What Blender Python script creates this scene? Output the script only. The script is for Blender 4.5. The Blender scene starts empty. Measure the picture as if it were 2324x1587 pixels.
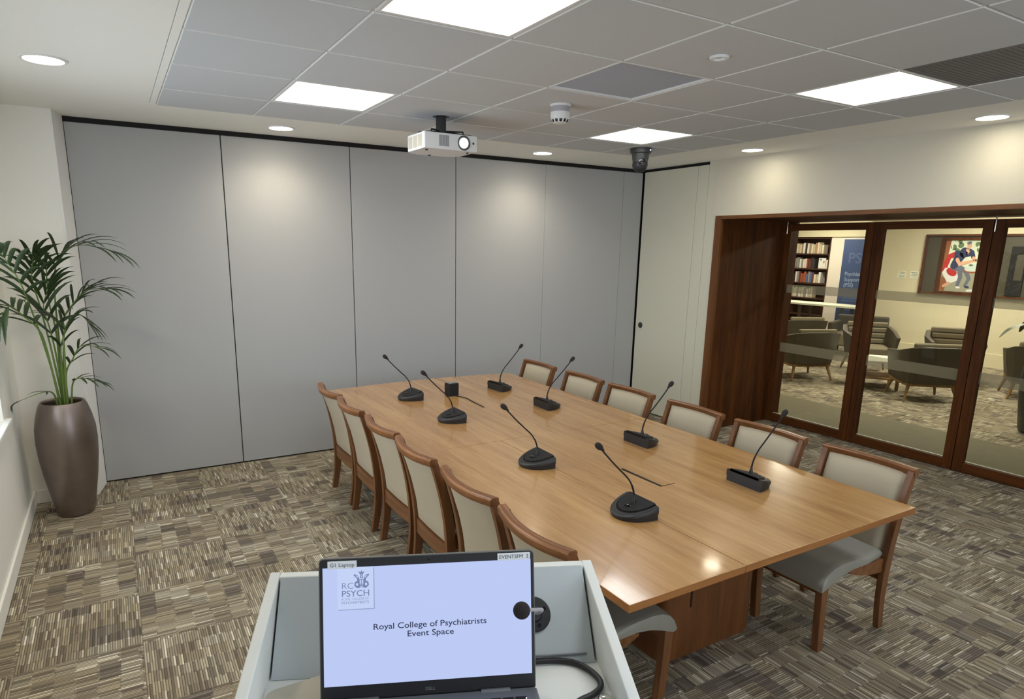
import bpy, bmesh, math, random
from mathutils import Vector, Matrix
random.seed(7)
SC = bpy.context.scene
C = SC.collection
PI = math.pi

# ------------------------------------------------------------------ colour / materials
def lin(c):
    def f(v):
        v /= 255.0
        return v / 12.92 if v <= 0.04045 else ((v + 0.055) / 1.055) ** 2.4
    return (f(c[0]), f(c[1]), f(c[2]), 1.0)

def new_mat(name):
    m = bpy.data.materials.new(name); m.use_nodes = True
    nt = m.node_tree
    b = nt.nodes['Principled BSDF']
    return m, nt, b

def N(nt, typ, **kw):
    n = nt.nodes.new(typ)
    for k, v in kw.items():
        if k == 'op': n.operation = v
        else: setattr(n, k, v)
    return n

def pmat(name, rgb, rough=0.5, metal=0.0, var=0.06, scale=30.0, bump=0.0, bscale=200.0, spec=0.5, coat=0.0, sheen=0.0):
    """plain procedural material: base colour with a slight noise variation and optional fine bump"""
    m, nt, b = new_mat(name)
    c = lin(rgb)
    tc = N(nt, 'ShaderNodeTexCoord')
    no = N(nt, 'ShaderNodeTexNoise'); no.inputs['Scale'].default_value = scale; no.inputs['Detail'].default_value = 3
    nt.links.new(tc.outputs['Object'], no.inputs['Vector'])
    mx = N(nt, 'ShaderNodeMix', data_type='RGBA')
    mx.inputs['A'].default_value = tuple(x * (1 - var) for x in c[:3]) + (1,)
    mx.inputs['B'].default_value = tuple(min(1, x * (1 + var)) for x in c[:3]) + (1,)
    nt.links.new(no.outputs['Fac'], mx.inputs['Factor'])
    nt.links.new(mx.outputs['Result'], b.inputs['Base Color'])
    b.inputs['Roughness'].default_value = rough
    b.inputs['Metallic'].default_value = metal
    b.inputs['Specular IOR Level'].default_value = spec
    if coat: b.inputs['Coat Weight'].default_value = coat; b.inputs['Coat Roughness'].default_value = 0.15
    if sheen: b.inputs['Sheen Weight'].default_value = sheen
    if bump:
        n2 = N(nt, 'ShaderNodeTexNoise'); n2.inputs['Scale'].default_value = bscale; n2.inputs['Detail'].default_value = 2
        nt.links.new(tc.outputs['Object'], n2.inputs['Vector'])
        bp = N(nt, 'ShaderNodeBump'); bp.inputs['Strength'].default_value = bump; bp.inputs['Distance'].default_value = 0.002
        nt.links.new(n2.outputs['Fac'], bp.inputs['Height']); nt.links.new(bp.outputs['Normal'], b.inputs['Normal'])
    return m

def wood(name, dark, light, axis='Y', rough=0.35, scale=1.0, coat=0.0, contrast=(0.3, 0.72), spec=0.5):
    m, nt, b = new_mat(name)
    tc = N(nt, 'ShaderNodeTexCoord')
    mp = N(nt, 'ShaderNodeMapping')
    s = {'X': (0.9, 14, 14), 'Y': (14, 0.9, 14), 'Z': (14, 14, 0.9)}[axis]
    mp.inputs['Scale'].default_value = tuple(v * scale for v in s)
    nt.links.new(tc.outputs['Object'], mp.inputs['Vector'])
    n1 = N(nt, 'ShaderNodeTexNoise'); n1.inputs['Scale'].default_value = 1.6; n1.inputs['Detail'].default_value = 5
    n1.inputs['Roughness'].default_value = 0.62; n1.inputs['Distortion'].default_value = 0.5
    nt.links.new(mp.outputs['Vector'], n1.inputs['Vector'])
    mp2 = N(nt, 'ShaderNodeMapping'); mp2.inputs['Scale'].default_value = tuple(v * scale * 7 for v in s)
    nt.links.new(tc.outputs['Object'], mp2.inputs['Vector'])
    n2 = N(nt, 'ShaderNodeTexNoise'); n2.inputs['Scale'].default_value = 2.0; n2.inputs['Detail'].default_value = 3
    nt.links.new(mp2.outputs['Vector'], n2.inputs['Vector'])
    ad = N(nt, 'ShaderNodeMath', op='MULTIPLY_ADD'); ad.inputs[1].default_value = 0.35
    nt.links.new(n2.outputs['Fac'], ad.inputs[0]); nt.links.new(n1.outputs['Fac'], ad.inputs[2])
    mr = N(nt, 'ShaderNodeMapRange'); mr.inputs['From Min'].default_value = contrast[0] + 0.17; mr.inputs['From Max'].default_value = contrast[1] + 0.17
    nt.links.new(ad.outputs[0], mr.inputs['Value'])
    mx = N(nt, 'ShaderNodeMix', data_type='RGBA')
    mx.inputs['A'].default_value = lin(dark); mx.inputs['B'].default_value = lin(light)
    nt.links.new(mr.outputs['Result'], mx.inputs['Factor']); nt.links.new(mx.outputs['Result'], b.inputs['Base Color'])
    b.inputs['Roughness'].default_value = rough; b.inputs['Specular IOR Level'].default_value = spec
    if coat: b.inputs['Coat Weight'].default_value = coat; b.inputs['Coat Roughness'].default_value = 0.09
    return m

def emit(name, rgb, strength, linear=False):
    m = bpy.data.materials.new(name); m.use_nodes = True
    nt = m.node_tree; nt.nodes.clear()
    o = N(nt, 'ShaderNodeOutputMaterial'); e = N(nt, 'ShaderNodeEmission')
    e.inputs['Color'].default_value = rgb if linear else lin(rgb); e.inputs['Strength'].default_value = strength
    nt.links.new(e.outputs[0], o.inputs['Surface'])
    return m

def glass_mat(name, tint=(0.94, 0.96, 0.94, 1), gloss=1.0):
    m = bpy.data.materials.new(name); m.use_nodes = True
    nt = m.node_tree; nt.nodes.clear()
    o = N(nt, 'ShaderNodeOutputMaterial'); t = N(nt, 'ShaderNodeBsdfTransparent'); g = N(nt, 'ShaderNodeBsdfGlossy')
    t.inputs['Color'].default_value = tint; g.inputs['Roughness'].default_value = 0.02
    fr = N(nt, 'ShaderNodeFresnel'); fr.inputs['IOR'].default_value = 1.45
    mu = N(nt, 'ShaderNodeMath', op='MULTIPLY'); mu.inputs[1].default_value = gloss
    nt.links.new(fr.outputs[0], mu.inputs[0])
    mx = N(nt, 'ShaderNodeMixShader')
    nt.links.new(mu.outputs[0], mx.inputs[0]); nt.links.new(t.outputs[0], mx.inputs[1]); nt.links.new(g.outputs[0], mx.inputs[2])
    nt.links.new(mx.outputs[0], o.inputs['Surface'])
    return m

def frost_mat(name, rgb, amount):
    m = bpy.data.materials.new(name); m.use_nodes = True
    nt = m.node_tree; nt.nodes.clear()
    o = N(nt, 'ShaderNodeOutputMaterial'); t = N(nt, 'ShaderNodeBsdfTransparent'); d = N(nt, 'ShaderNodeBsdfTranslucent')
    d2 = N(nt, 'ShaderNodeBsdfDiffuse'); d.inputs['Color'].default_value = lin(rgb); d2.inputs['Color'].default_value = lin(rgb)
    ma = N(nt, 'ShaderNodeMixShader'); ma.inputs[0].default_value = 0.5
    nt.links.new(d.outputs[0], ma.inputs[1]); nt.links.new(d2.outputs[0], ma.inputs[2])
    mx = N(nt, 'ShaderNodeMixShader'); mx.inputs[0].default_value = amount
    nt.links.new(t.outputs[0], mx.inputs[1]); nt.links.new(ma.outputs[0], mx.inputs[2]); nt.links.new(mx.outputs[0], o.inputs['Surface'])
    return m

def carpet_mat(name):
    """500 mm carpet tiles laid quarter-turned, each woven of short dashes of mixed yarn"""
    m, nt, b = new_mat(name)
    L = nt.links.new
    tc = N(nt, 'ShaderNodeTexCoord')
    mp = N(nt, 'ShaderNodeMapping'); mp.inputs['Location'].default_value = (0.045 + 20, -3.17 + 20, 0)
    L(tc.outputs['Object'], mp.inputs['Vector'])
    sp = N(nt, 'ShaderNodeSeparateXYZ'); L(mp.outputs['Vector'], sp.inputs[0])
    def math_(op, a, bb=None, cc=None):
        n = N(nt, 'ShaderNodeMath', op=op)
        for i, v in enumerate((a, bb, cc)):
            if v is None: continue
            if isinstance(v, (int, float)): n.inputs[i].default_value = v
            else: L(v, n.inputs[i])
        return n.outputs[0]
    X, Y = sp.outputs[0], sp.outputs[1]
    tx = math_('FLOOR', math_('DIVIDE', X, 0.5)); ty = math_('FLOOR', math_('DIVIDE', Y, 0.5))
    par = math_('MODULO', math_('ADD', tx, ty), 2.0)            # 0: dashes along X, 1: along Y
    def mixv(a, c):                                             # par ? c : a
        return math_('ADD', math_('MULTIPLY', a, math_('SUBTRACT', 1.0, par)), math_('MULTIPLY', c, par))
    U = mixv(X, Y); V = mixv(Y, X)
    row = math_('FLOOR', math_('DIVIDE', V, 0.0104))
    tid = math_('ADD', math_('MULTIPLY', tx, 17.0), math_('MULTIPLY', ty, 31.0))
    # slightly ragged columns
    cr = N(nt, 'ShaderNodeCombineXYZ'); L(row, cr.inputs[0]); L(tid, cr.inputs[1])
    wn = N(nt, 'ShaderNodeTexWhiteNoise', noise_dimensions='3D'); L(cr.outputs[0], wn.inputs['Vector'])
    Uo = math_('ADD', U, math_('MULTIPLY', wn.outputs['Value'], 0.014))
    col = math_('FLOOR', math_('DIVIDE', Uo, 0.0833))
    cc = N(nt, 'ShaderNodeCombineXYZ'); L(row, cc.inputs[0]); L(col, cc.inputs[1]); L(tid, cc.inputs[2])
    w1 = N(nt, 'ShaderNodeTexWhiteNoise', noise_dimensions='3D'); L(cc.outputs[0], w1.inputs['Vector'])
    # blocks: a run of rows in one column shares a tone
    rb = math_('FLOOR', math_('DIVIDE', V, 0.115))
    cb = N(nt, 'ShaderNodeCombineXYZ'); L(rb, cb.inputs[0]); L(math_('FLOOR', math_('DIVIDE', U, 0.0833)), cb.inputs[1]); L(math_('ADD', tid, 500.0), cb.inputs[2])
    w2 = N(nt, 'ShaderNodeTexWhiteNoise', noise_dimensions='3D'); L(cb.outputs[0], w2.inputs['Vector'])
    ramp = N(nt, 'ShaderNodeValToRGB'); ramp.color_ramp.interpolation = 'CONSTANT'
    cols = [(0.0, CARPET[0]), (0.15, CARPET[1]), (0.36, CARPET[2]), (0.58, CARPET[3]), (0.76, CARPET[4]), (0.93, CARPET[5])]
    els = ramp.color_ramp.elements
    while len(els) < len(cols): els.new(0.5)
    for e, (p, cl) in zip(els, cols): e.position = p; e.color = lin(cl)
    L(w1.outputs['Value'], ramp.inputs[0])
    r2 = N(nt, 'ShaderNodeValToRGB'); r2.color_ramp.interpolation = 'CONSTANT'
    c2 = [(0.0, (180, 176, 178)), (0.12, (214, 208, 200)), (0.35, (240, 237, 230)), (0.7, (228, 222, 210)), (0.93, (255, 255, 252))]
    e2 = r2.color_ramp.elements
    while len(e2) < len(c2): e2.new(0.5)
    for e, (p, cl) in zip(e2, c2): e.position = p; e.color = lin(cl)
    L(w2.outputs['Value'], r2.inputs[0])
    mu = N(nt, 'ShaderNodeMix', data_type='RGBA', blend_type='MULTIPLY'); mu.inputs['Factor'].default_value = 1.0
    L(ramp.outputs[0], mu.inputs['A']); L(r2.outputs[0], mu.inputs['B'])
    # groove between rows of yarn
    fv = math_('FRACT', math_('DIVIDE', V, 0.0104))
    gr = math_('LESS_THAN', fv, 0.34)
    fx = math_('FRACT', math_('DIVIDE', X, 0.5)); fy = math_('FRACT', math_('DIVIDE', Y, 0.5))
    seam = math_('MAXIMUM', math_('LESS_THAN', fx, 0.008), math_('LESS_THAN', fy, 0.008))
    gg = math_('MAXIMUM', math_('MULTIPLY', gr, 0.75), math_('MULTIPLY', seam, 0.35))
    dk = N(nt, 'ShaderNodeMix', data_type='RGBA'); dk.inputs['B'].default_value = lin((80, 72, 61))
    L(gg, dk.inputs['Factor']); L(mu.outputs['Result'], dk.inputs['A'])
    L(dk.outputs['Result'], b.inputs['Base Color'])
    b.inputs['Roughness'].default_value = 0.95; b.inputs['Specular IOR Level'].default_value = 0.1
    bp = N(nt, 'ShaderNodeBump'); bp.inputs['Strength'].default_value = 0.4; bp.inputs['Distance'].default_value = 0.003
    no = N(nt, 'ShaderNodeTexNoise'); no.inputs['Scale'].default_value = 260; L(tc.outputs['Object'], no.inputs['Vector'])
    L(no.outputs['Fac'], bp.inputs['Height']); L(bp.outputs['Normal'], b.inputs['Normal'])
    return m

CARPET = [(132, 125, 114), (160, 152, 137), (180, 172, 154), (196, 188, 169), (166, 157, 143), (234, 229, 215)]
M_ = {}
M_['carpet'] = carpet_mat('carpet_tiles')
M_['wall'] = pmat('wall_paint', (240, 239, 233), 0.85, var=0.015, bump=0.05)
M_['white'] = pmat('white_trim', (236, 237, 235), 0.55, var=0.01)
M_['plaster'] = pmat('ceiling_paint', (240, 241, 236), 0.9, var=0.01)
M_['tile'] = pmat('ceiling_tile', (200, 205, 210), 0.95, var=0.02, scale=120, bump=0.15, bscale=500)
M_['tile_blue'] = pmat('ceiling_tile_blue', (172, 182, 198), 0.8, var=0.02)
M_['bar'] = pmat('ceiling_bar', (228, 229, 228), 0.4, var=0.01)
M_['grille'] = pmat('air_grille', (112, 111, 112), 0.6, var=0.02)
M_['partition'] = pmat('partition_cloth', (174, 175, 176), 0.9, var=0.05, scale=260, bump=0.25, bscale=900)
M_['cream'] = pmat('cream_door', (216, 214, 198), 0.7, var=0.015)
M_['black'] = pmat('black_plastic', (34, 34, 36), 0.45, var=0.1)
M_['blackmat'] = pmat('black_matte', (20, 19, 20), 0.8, var=0.1)
M_['blackgloss'] = pmat('black_gloss', (10, 10, 11), 0.12, var=0.05)
M_['darkgap'] = pmat('dark_gap', (14, 12, 14), 0.8, var=0.05)
M_['darkwood'] = wood('dark_mahogany', (60, 31, 9), (102, 57, 20), 'Z', 0.55, 0.6, spec=0.2)
M_['darkwoodH'] = wood('dark_mahogany_rail', (60, 31, 9), (102, 57, 20), 'Y', 0.55, 0.6, spec=0.2)
M_['trimwood'] = wood('mahogany_edge', (92, 56, 22), (130, 82, 36), 'Y', 0.45, 0.6)
M_['table'] = wood('table_veneer', (150, 105, 56), (203, 159, 102), 'Y', 0.26, 0.8, contrast=(0.22, 0.78), spec=0.5, coat=0.6)
M_['tableX'] = wood('table_veneer_edge', (138, 88, 44), (168, 112, 60), 'X', 0.4, 0.8)
M_['pedestal'] = wood('pedestal_veneer', (92, 53, 24), (122, 74, 36), 'Z', 0.45, 0.6)
M_['chairwood'] = wood('chair_teak', (92, 57, 31), (134, 89, 53), 'Z', 0.38, 0.9)
M_['chairwoodX'] = wood('chair_teak_rail', (98, 60, 32), (144, 96, 58), 'X', 0.3, 0.9)
M_['backcloth'] = pmat('beige_cloth', (180, 169, 146), 0.85, var=0.05, scale=300, bump=0.2, bscale=900)
M_['seatvinyl'] = pmat('grey_vinyl', (146, 144, 134), 0.45, var=0.04, bump=0.1, bscale=500)
M_['lectern'] = pmat('lectern_paint', (226, 230, 228), 0.5, var=0.01)
M_['lecpanel'] = pmat('lectern_panel', (186, 194, 198), 0.55, var=0.02)
M_['alu'] = pmat('laptop_grey', (112, 116, 122), 0.45, metal=0.3, var=0.03)
M_['bezel'] = pmat('laptop_bezel', (30, 31, 36), 0.5, var=0.05)
M_['lidrim'] = pmat('laptop_lid_rim', (120, 120, 118), 0.4, metal=0.4, var=0.03)
M_['sticker'] = pmat('label_tape', (240, 243, 250), 0.5, var=0.01)
M_['ink'] = pmat('label_ink', (70, 74, 92), 0.6, var=0.02)
M_['beige'] = pmat('beige_card', (190, 184, 168), 0.7, var=0.02)
M_['chrome'] = pmat('chrome', (220, 218, 212), 0.12, metal=1.0, var=0.02)
M_['greystem'] = pmat('grey_stem', (170, 168, 176), 0.4, var=0.02)
M_['foam'] = pmat('foam_ball', (44, 38, 38), 0.95, var=0.2, scale=400, bump=0.6, bscale=700)
M_['pot'] = pmat('bronze_pot', (140, 128, 122), 0.36, metal=0.9, var=0.14, scale=14, bump=0.12, bscale=60)
M_['soil'] = pmat('soil', (66, 46, 34), 0.95, var=0.4, scale=80, bump=0.8, bscale=90)
M_['stem'] = pmat('palm_stem', (104, 128, 62), 0.5, var=0.15)
M_['leaf'] = pmat('palm_leaf', (40, 60, 27), 0.45, var=0.3, scale=9)
M_['projwhite'] = pmat('projector_shell', (226, 228, 230), 0.45, var=0.01)
M_['projvent'] = pmat('projector_vent', (120, 122, 130), 0.6, var=0.02)
M_['greydark'] = pmat('dark_grey_plastic', (58, 58, 56), 0.4, var=0.05)
M_['led'] = emit('blue_led', (150, 160, 255), 3.0)
M_['indicator'] = emit('white_indicator', (240, 245, 255), 2.5)
M_['lens'] = emit('projector_lens', (225, 255, 240), 5.0)
M_['panel_glow'] = emit('panel_diffuser', (0.97, 0.985, 1.0, 1), 8.0, True)
M_['down_glow'] = emit('downlight_glow', (1.0, 0.90, 0.68, 1), 24.0, True)
M_['screen'] = emit('screen_white', (188, 202, 244), 0.74)
M_['slide_ink'] = emit('slide_ink', (58, 64, 88), 0.74)
M_['slide_grey'] = emit('slide_grey', (122, 132, 172), 0.74)
M_['slide_shadow'] = emit('slide_shadow', (146, 158, 200), 0.74)
M_['slide_card'] = emit('slide_card', (196, 210, 246), 0.74)
M_['glass'] = glass_mat('door_glass', (0.93, 0.95, 0.92, 1), 0.8)
M_['winglass'] = glass_mat('window_glass', (0.97, 0.98, 0.98, 1), 0.6)
M_['frost'] = frost_mat('frosted_film', (158, 152, 132), 0.42)
M_['armcloth'] = pmat('olive_grey_leather', (64, 58, 45), 0.5, var=0.08)
M_['armribs'] = pmat('tan_ribbed_cloth', (112, 102, 80), 0.7, var=0.08)
M_['legwood'] = wood('ash_leg', (110, 80, 46), (150, 116, 72), 'Z', 0.5, 1.0)
M_['coffee'] = pmat('pale_laminate', (238, 240, 222), 0.4, var=0.01)
M_['bookwood'] = wood('bookcase_wood', (54, 30, 22), (84, 50, 36), 'Y', 0.5, 0.8)
M_['loungewall'] = pmat('lounge_paint', (222, 214, 186), 0.85, var=0.01)
M_['paleplaster'] = pmat('pale_pier', (232, 222, 214), 0.8, var=0.01)
M_['banner'] = pmat('banner_navy', (38, 58, 104), 0.6, var=0.04)
M_['banner_ink'] = pmat('banner_pale', (120, 136, 168), 0.6, var=0.03)
M_['banner_dim'] = pmat('banner_dim', (66, 84, 126), 0.6, var=0.03)
M_['pinboard'] = pmat('dark_board', (74, 70, 60), 0.35, var=0.05)
M_['mat'] = pmat('plain_mat', (112, 106, 88), 0.95, var=0.08, scale=200, bump=0.3, bscale=400)

# ------------------------------------------------------------------ mesh helpers
def newbm(): return bmesh.new()

def _add(bm, verts, faces, mi=0, M=None):
    vs = [bm.verts.new((M @ Vector(v)) if M is not None else v) for v in verts]
    out = []
    for f in faces:
        try:
            fc = bm.faces.new([vs[i] for i in f]); fc.material_index = mi; out.append(fc)
        except ValueError: pass
    return out

def _merge(bm, tmp, mi, M):
    tmp.verts.index_update()
    _add(bm, [v.co.copy() for v in tmp.verts], [[v.index for v in f.verts] for f in tmp.faces], mi, M)
    tmp.free()

BOXF = [(0, 3, 2, 1), (4, 5, 6, 7), (0, 1, 5, 4), (1, 2, 6, 5), (2, 3, 7, 6), (3, 0, 4, 7)]
def box(bm, x0, x1, y0, y1, z0, z1, bev=0.0, seg=2, mi=0, M=None):
    v = [(x0, y0, z0), (x1, y0, z0), (x1, y1, z0), (x0, y1, z0), (x0, y0, z1), (x1, y0, z1), (x1, y1, z1), (x0, y1, z1)]
    if not bev:
        _add(bm, v, BOXF, mi, M); return
    t = newbm(); _add(t, v, BOXF)
    bmesh.ops.bevel(t, geom=list(t.edges), offset=bev, segments=seg, affect='EDGES', profile=0.5)
    _merge(bm, t, mi, M)

def prism(bm, poly, z0, z1, bev=0.0, seg=2, mi=0, M=None, top=1.0):
    """poly counter-clockwise (x,y)"""
    n = len(poly)
    cx = sum(p[0] for p in poly) / n; cy = sum(p[1] for p in poly) / n
    v = [(x, y, z0) for x, y in poly] + [(cx + (x - cx) * top, cy + (y - cy) * top, z1) for x, y in poly]
    f = [tuple(range(n - 1, -1, -1)), tuple(range(n, 2 * n))] + [(i, (i + 1) % n, n + (i + 1) % n, n + i) for i in range(n)]
    if not bev:
        _add(bm, v, f, mi, M); return
    t = newbm(); fs = _add(t, v, f)
    eds = [e for e in t.edges if abs(e.verts[0].co.z - e.verts[1].co.z) < 1e-6]
    bmesh.ops.bevel(t, geom=eds, offset=bev, segments=seg, affect='EDGES', profile=0.5)
    _merge(bm, t, mi, M)

def loft(bm, rings, mi=0, caps=True, M=None, closed=True):
    n = len(rings[0]); v = [p for r in rings for p in r]; f = []
    for k in range(len(rings) - 1):
        for i in range(n if closed else n - 1):
            j = (i + 1) % n
            f.append((k * n + i, k * n + j, (k + 1) * n + j, (k + 1) * n + i))
    if caps and closed:
        f.append(tuple(range(n - 1, -1, -1))); f.append(tuple((len(rings) - 1) * n + i for i in range(n)))
    return _add(bm, v, f, mi, M)

def tube(bm, pts, r, n=8, mi=0, M=None, caps=True):
    pts = [Vector(p) for p in pts]
    rs = r if isinstance(r, (list, tuple)) else [r] * len(pts)
    d = (pts[1] - pts[0]).normalized()
    up = Vector((0, 0, 1)) if abs(d.z) < 0.9 else Vector((1, 0, 0))
    u = d.cross(up).normalized()
    rings = []
    for i, p in enumerate(pts):
        if i == 0: t = pts[1] - pts[0]
        elif i == len(pts) - 1: t = pts[-1] - pts[-2]
        else: t = (pts[i + 1] - pts[i]).normalized() + (pts[i] - pts[i - 1]).normalized()
        t.normalize()
        u = (u - t * u.dot(t)).normalized(); w = t.cross(u)
        rings.append([tuple(p + (u * math.cos(2 * PI * k / n) + w * math.sin(2 * PI * k / n)) * rs[i]) for k in range(n)])
    loft(bm, rings, mi, caps, M)

def smooth_path(pts, k=6):
    P = [Vector(p) for p in pts]; out = []
    for i in range(len(P) - 1):
        p0 = P[max(i - 1, 0)]; p1 = P[i]; p2 = P[i + 1]; p3 = P[min(i + 2, len(P) - 1)]
        for j in range(k):
            t = j / k
            out.append(0.5 * ((2 * p1) + (p2 - p0) * t + (2 * p0 - 5 * p1 + 4 * p2 - p3) * t * t + (3 * p1 - p0 - 3 * p2 + p3) * t ** 3))
    out.append(P[-1]); return out

def lathe(bm, prof, n=24, c=(0, 0, 0), mi=0, M=None, caps=True):
    rings = [[(c[0] + r * math.cos(2 * PI * k / n), c[1] + r * math.sin(2 * PI * k / n), c[2] + z) for k in range(n)] for r, z in prof]
    loft(bm, rings, mi, caps, M)

def ball(bm, c, r, mi=0, M=None, n=16, sc=(1, 1, 1)):
    t = newbm(); bmesh.ops.create_uvsphere(t, u_segments=n, v_segments=max(6, n // 2), radius=r)
    for v in t.verts: v.co = Vector((v.co.x * sc[0] + c[0], v.co.y * sc[1] + c[1], v.co.z * sc[2] + c[2]))
    _merge(bm, t, mi, M)

def roundpoly(pts, r, seg=6):
    out = []; n = len(pts)
    rr = r if isinstance(r, (list, tuple)) else [r] * n
    for i in range(n):
        p = Vector(pts[i]); a = Vector(pts[i - 1]); b = Vector(pts[(i + 1) % n])
        if rr[i] <= 0: out.append(tuple(p)); continue
        da = (a - p).normalized(); db = (b - p).normalized()
        s = p + da * rr[i]; e = p + db * rr[i]
        for k in range(seg + 1):
            t = k / seg
            q = s * (1 - t) ** 2 + p * 2 * t * (1 - t) + e * t * t
            out.append((q.x, q.y))
    return out

def obj(name, bm, mats, parent=None, ang=50, loc=None, rotz=None):
    me = bpy.data.meshes.new(name)
    bmesh.ops.recalc_face_normals(bm, faces=list(bm.faces))
    bm.to_mesh(me); bm.free()
    for m in (mats if isinstance(mats, (list, tuple)) else [mats]): me.materials.append(M_[m] if isinstance(m, str) else m)
    me.shade_smooth(); me.set_sharp_from_angle(angle=math.radians(ang))
    o = bpy.data.objects.new(name, me); C.objects.link(o)
    wn = o.modifiers.new('weighted_normal', 'WEIGHTED_NORMAL'); wn.keep_sharp = True; wn.weight = 80
    if parent: o.parent = parent
    if loc: o.location = loc
    if rotz is not None: o.rotation_euler = (0, 0, rotz)
    return o

def tag(o, label=None, cat=None, group=None, kind=None):
    if label: o['label'] = label
    if cat: o['category'] = cat
    if group: o['group'] = group
    if kind: o['kind'] = kind
    return o

def thing(name, label, cat, loc=(0, 0, 0), rotz=0, group=None):
    o = bpy.data.objects.new(name, None); C.objects.link(o); o.empty_display_size = 0.1
    o.location = loc; o.rotation_euler = (0, 0, rotz)
    return tag(o, label, cat, group)

def struct(name, bm=None, mats=None, label=None):
    if bm is None:
        o = bpy.data.objects.new(name, None); C.objects.link(o)
    else: o = obj(name, bm, mats)
    return tag(o, label, None, None, 'structure')

def dup(root, loc, rotz=0, label=None, group=None):
    r = root.copy(); C.objects.link(r); r.location = loc; r.rotation_euler = (0, 0, rotz)
    if label: r['label'] = label
    if group: r['group'] = group
    for ch in list(root.children):
        c = ch.copy(); C.objects.link(c); c.parent = r
        for g in ch.children:
            d = g.copy(); C.objects.link(d); d.parent = c
    return r

def text_faces(body, size, align='LEFT', bold=0.0, spacing=1.0):
    """letter outlines as flat faces in the XY plane -> (verts, faces)"""
    cu = bpy.data.curves.new('lettering', 'FONT'); cu.body = body; cu.size = size
    cu.align_x = align; cu.offset = bold; cu.space_character = spacing; cu.resolution_u = 3
    o = bpy.data.objects.new('lettering', cu); C.objects.link(o)
    dg = bpy.context.evaluated_depsgraph_get(); dg.update()
    me = bpy.data.meshes.new_from_object(o.evaluated_get(dg))
    v = [tuple(p.co) for p in me.vertices]; f = [tuple(p.vertices) for p in me.polygons]
    bpy.data.objects.remove(o); bpy.data.curves.remove(cu); bpy.data.meshes.remove(me)
    return v, f

def put_text(bm, body, size, M, mi, align='LEFT', bold=0.0, spacing=1.0, width=None):
    v, f = text_faces(body, size, align, bold, spacing)
    if width:
        x0 = min(p[0] for p in v); x1 = max(p[0] for p in v); k = width / (x1 - x0)
        v = [(p[0] * k, p[1], p[2]) for p in v]
    _add(bm, v, f, mi, M)

# ------------------------------------------------------------------ camera
W_, H_ = 2324, 1587
F_ = 1463.53; CXO, CYO = -52.47, 94.47
R3 = Matrix(((0.8669915304, 0.4886639356, 0.0976383334), (-0.4981330397, 0.8444551307, 0.1968730732), (0.0137535792, -0.2193241669, 0.9755550978)))
cam = bpy.data.cameras.new('camera'); co = bpy.data.objects.new('camera', cam); C.objects.link(co)
cam.sensor_fit = 'HORIZONTAL'; cam.sensor_width = 36.0; cam.lens = F_ / W_ * 36.0
cam.shift_x = -CXO / W_; cam.shift_y = CYO / W_; cam.clip_start = 0.05
rx, fw, up = R3.col[0], R3.col[1], R3.col[2]
mw = Matrix.Identity(4)
for i in range(3): mw[i][0] = rx[i]; mw[i][1] = up[i]; mw[i][2] = -fw[i]
CAMZ = 1.8589
mw[2][3] = CAMZ
co.matrix_world = mw
SC.camera = co

# ------------------------------------------------------------------ room constants
CE = 2.704
XL, XR, YB, YF = -0.645, 5.21, 5.646, -2.6
GX, GY = 0.9272, 1.8985          # ceiling grid origin (600 mm module)
GX0, GX1, GY1 = 0.34, 4.50, 4.83

# ------------------------------------------------------------------ floor
bm = newbm(); box(bm, -0.9, 17, YF - 0.2, 11.2, -0.06, 0.0)
struct('floor', bm, 'carpet', 'striped taupe carpet tiles laid quarter turned')

# ------------------------------------------------------------------ ceiling: plaster margin, grid of lay-in tiles
LIGHT_CELLS = [(0, 0), (0, 3), (4, 0), (4, 3), (0, -3), (4, -3)]
GRILLE_CELL = (4, -1); ACCESS_CELL = (2, 1)
bm = newbm()
box(bm, XL - 0.2, GX0 - 0.037, YF - 0.2, YB + 0.1, CE, CE + 0.05, mi=0)
box(bm, GX1, 6.45, YF - 0.2, YB + 0.1, CE, CE + 0.05, mi=0)
box(bm, GX0 - 0.037, GX1, GY1, YB + 0.1, CE, CE + 0.05, mi=0)
box(bm, GX0 - 0.032, GX0, YF - 0.2, GY1 - 0.004, CE - 0.002, CE + 0.05, mi=0)      # edge trim, shadow gap beside it
box(bm, GX0, GX1, YF - 0.2, GY1, CE + 0.006, CE + 0.05, mi=2)                       # grid bars seen between the tiles
xs = [GX0] + [GX + 0.6 * i for i in range(0, 6)] + [GX1]
ys = [GY + 0.6 * j for j in range(-8, 5)] + [GY1]
for i in range(len(xs) - 1):
    for j in range(len(ys) - 1):
        ci, cj = i - 1, j - 8
        if (ci, cj) in LIGHT_CELLS or (ci, cj) in (GRILLE_CELL, ACCESS_CELL): continue
        g = 0.0055
        x0, x1, y0, y1 = xs[i] + g, xs[i + 1] - g, ys[j] + g, ys[j + 1] - g
        v = [(x0, y0, CE + 0.006), (x1, y0, CE + 0.006), (x1, y1, CE + 0.006), (x0, y1, CE + 0.006)]
        e = 0.003
        v += [(x0 + e, y0 + e, CE - 0.007), (x1 - e, y0 + e, CE - 0.007), (x1 - e, y1 - e, CE - 0.007), (x0 + e, y1 - e, CE - 0.007)]
        _add(bm, v, [(4, 5, 6, 7)], 1); _add(bm, v, [(0, 1, 5, 4), (1, 2, 6, 5), (2, 3, 7, 6), (3, 0, 4, 7)], 2)  # sloping tile edges coloured white to imitate the light they catch
struct('ceiling', bm, ['plaster', 'tile', 'bar'], 'suspended ceiling of square tiles in a white grid')

def cell(c, inset=0.006):
    x = GX + 0.6 * c[0]; y = GY + 0.6 * c[1]
    return x + inset, x + 0.6 - inset, y + inset, y + 0.6 - inset

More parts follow.
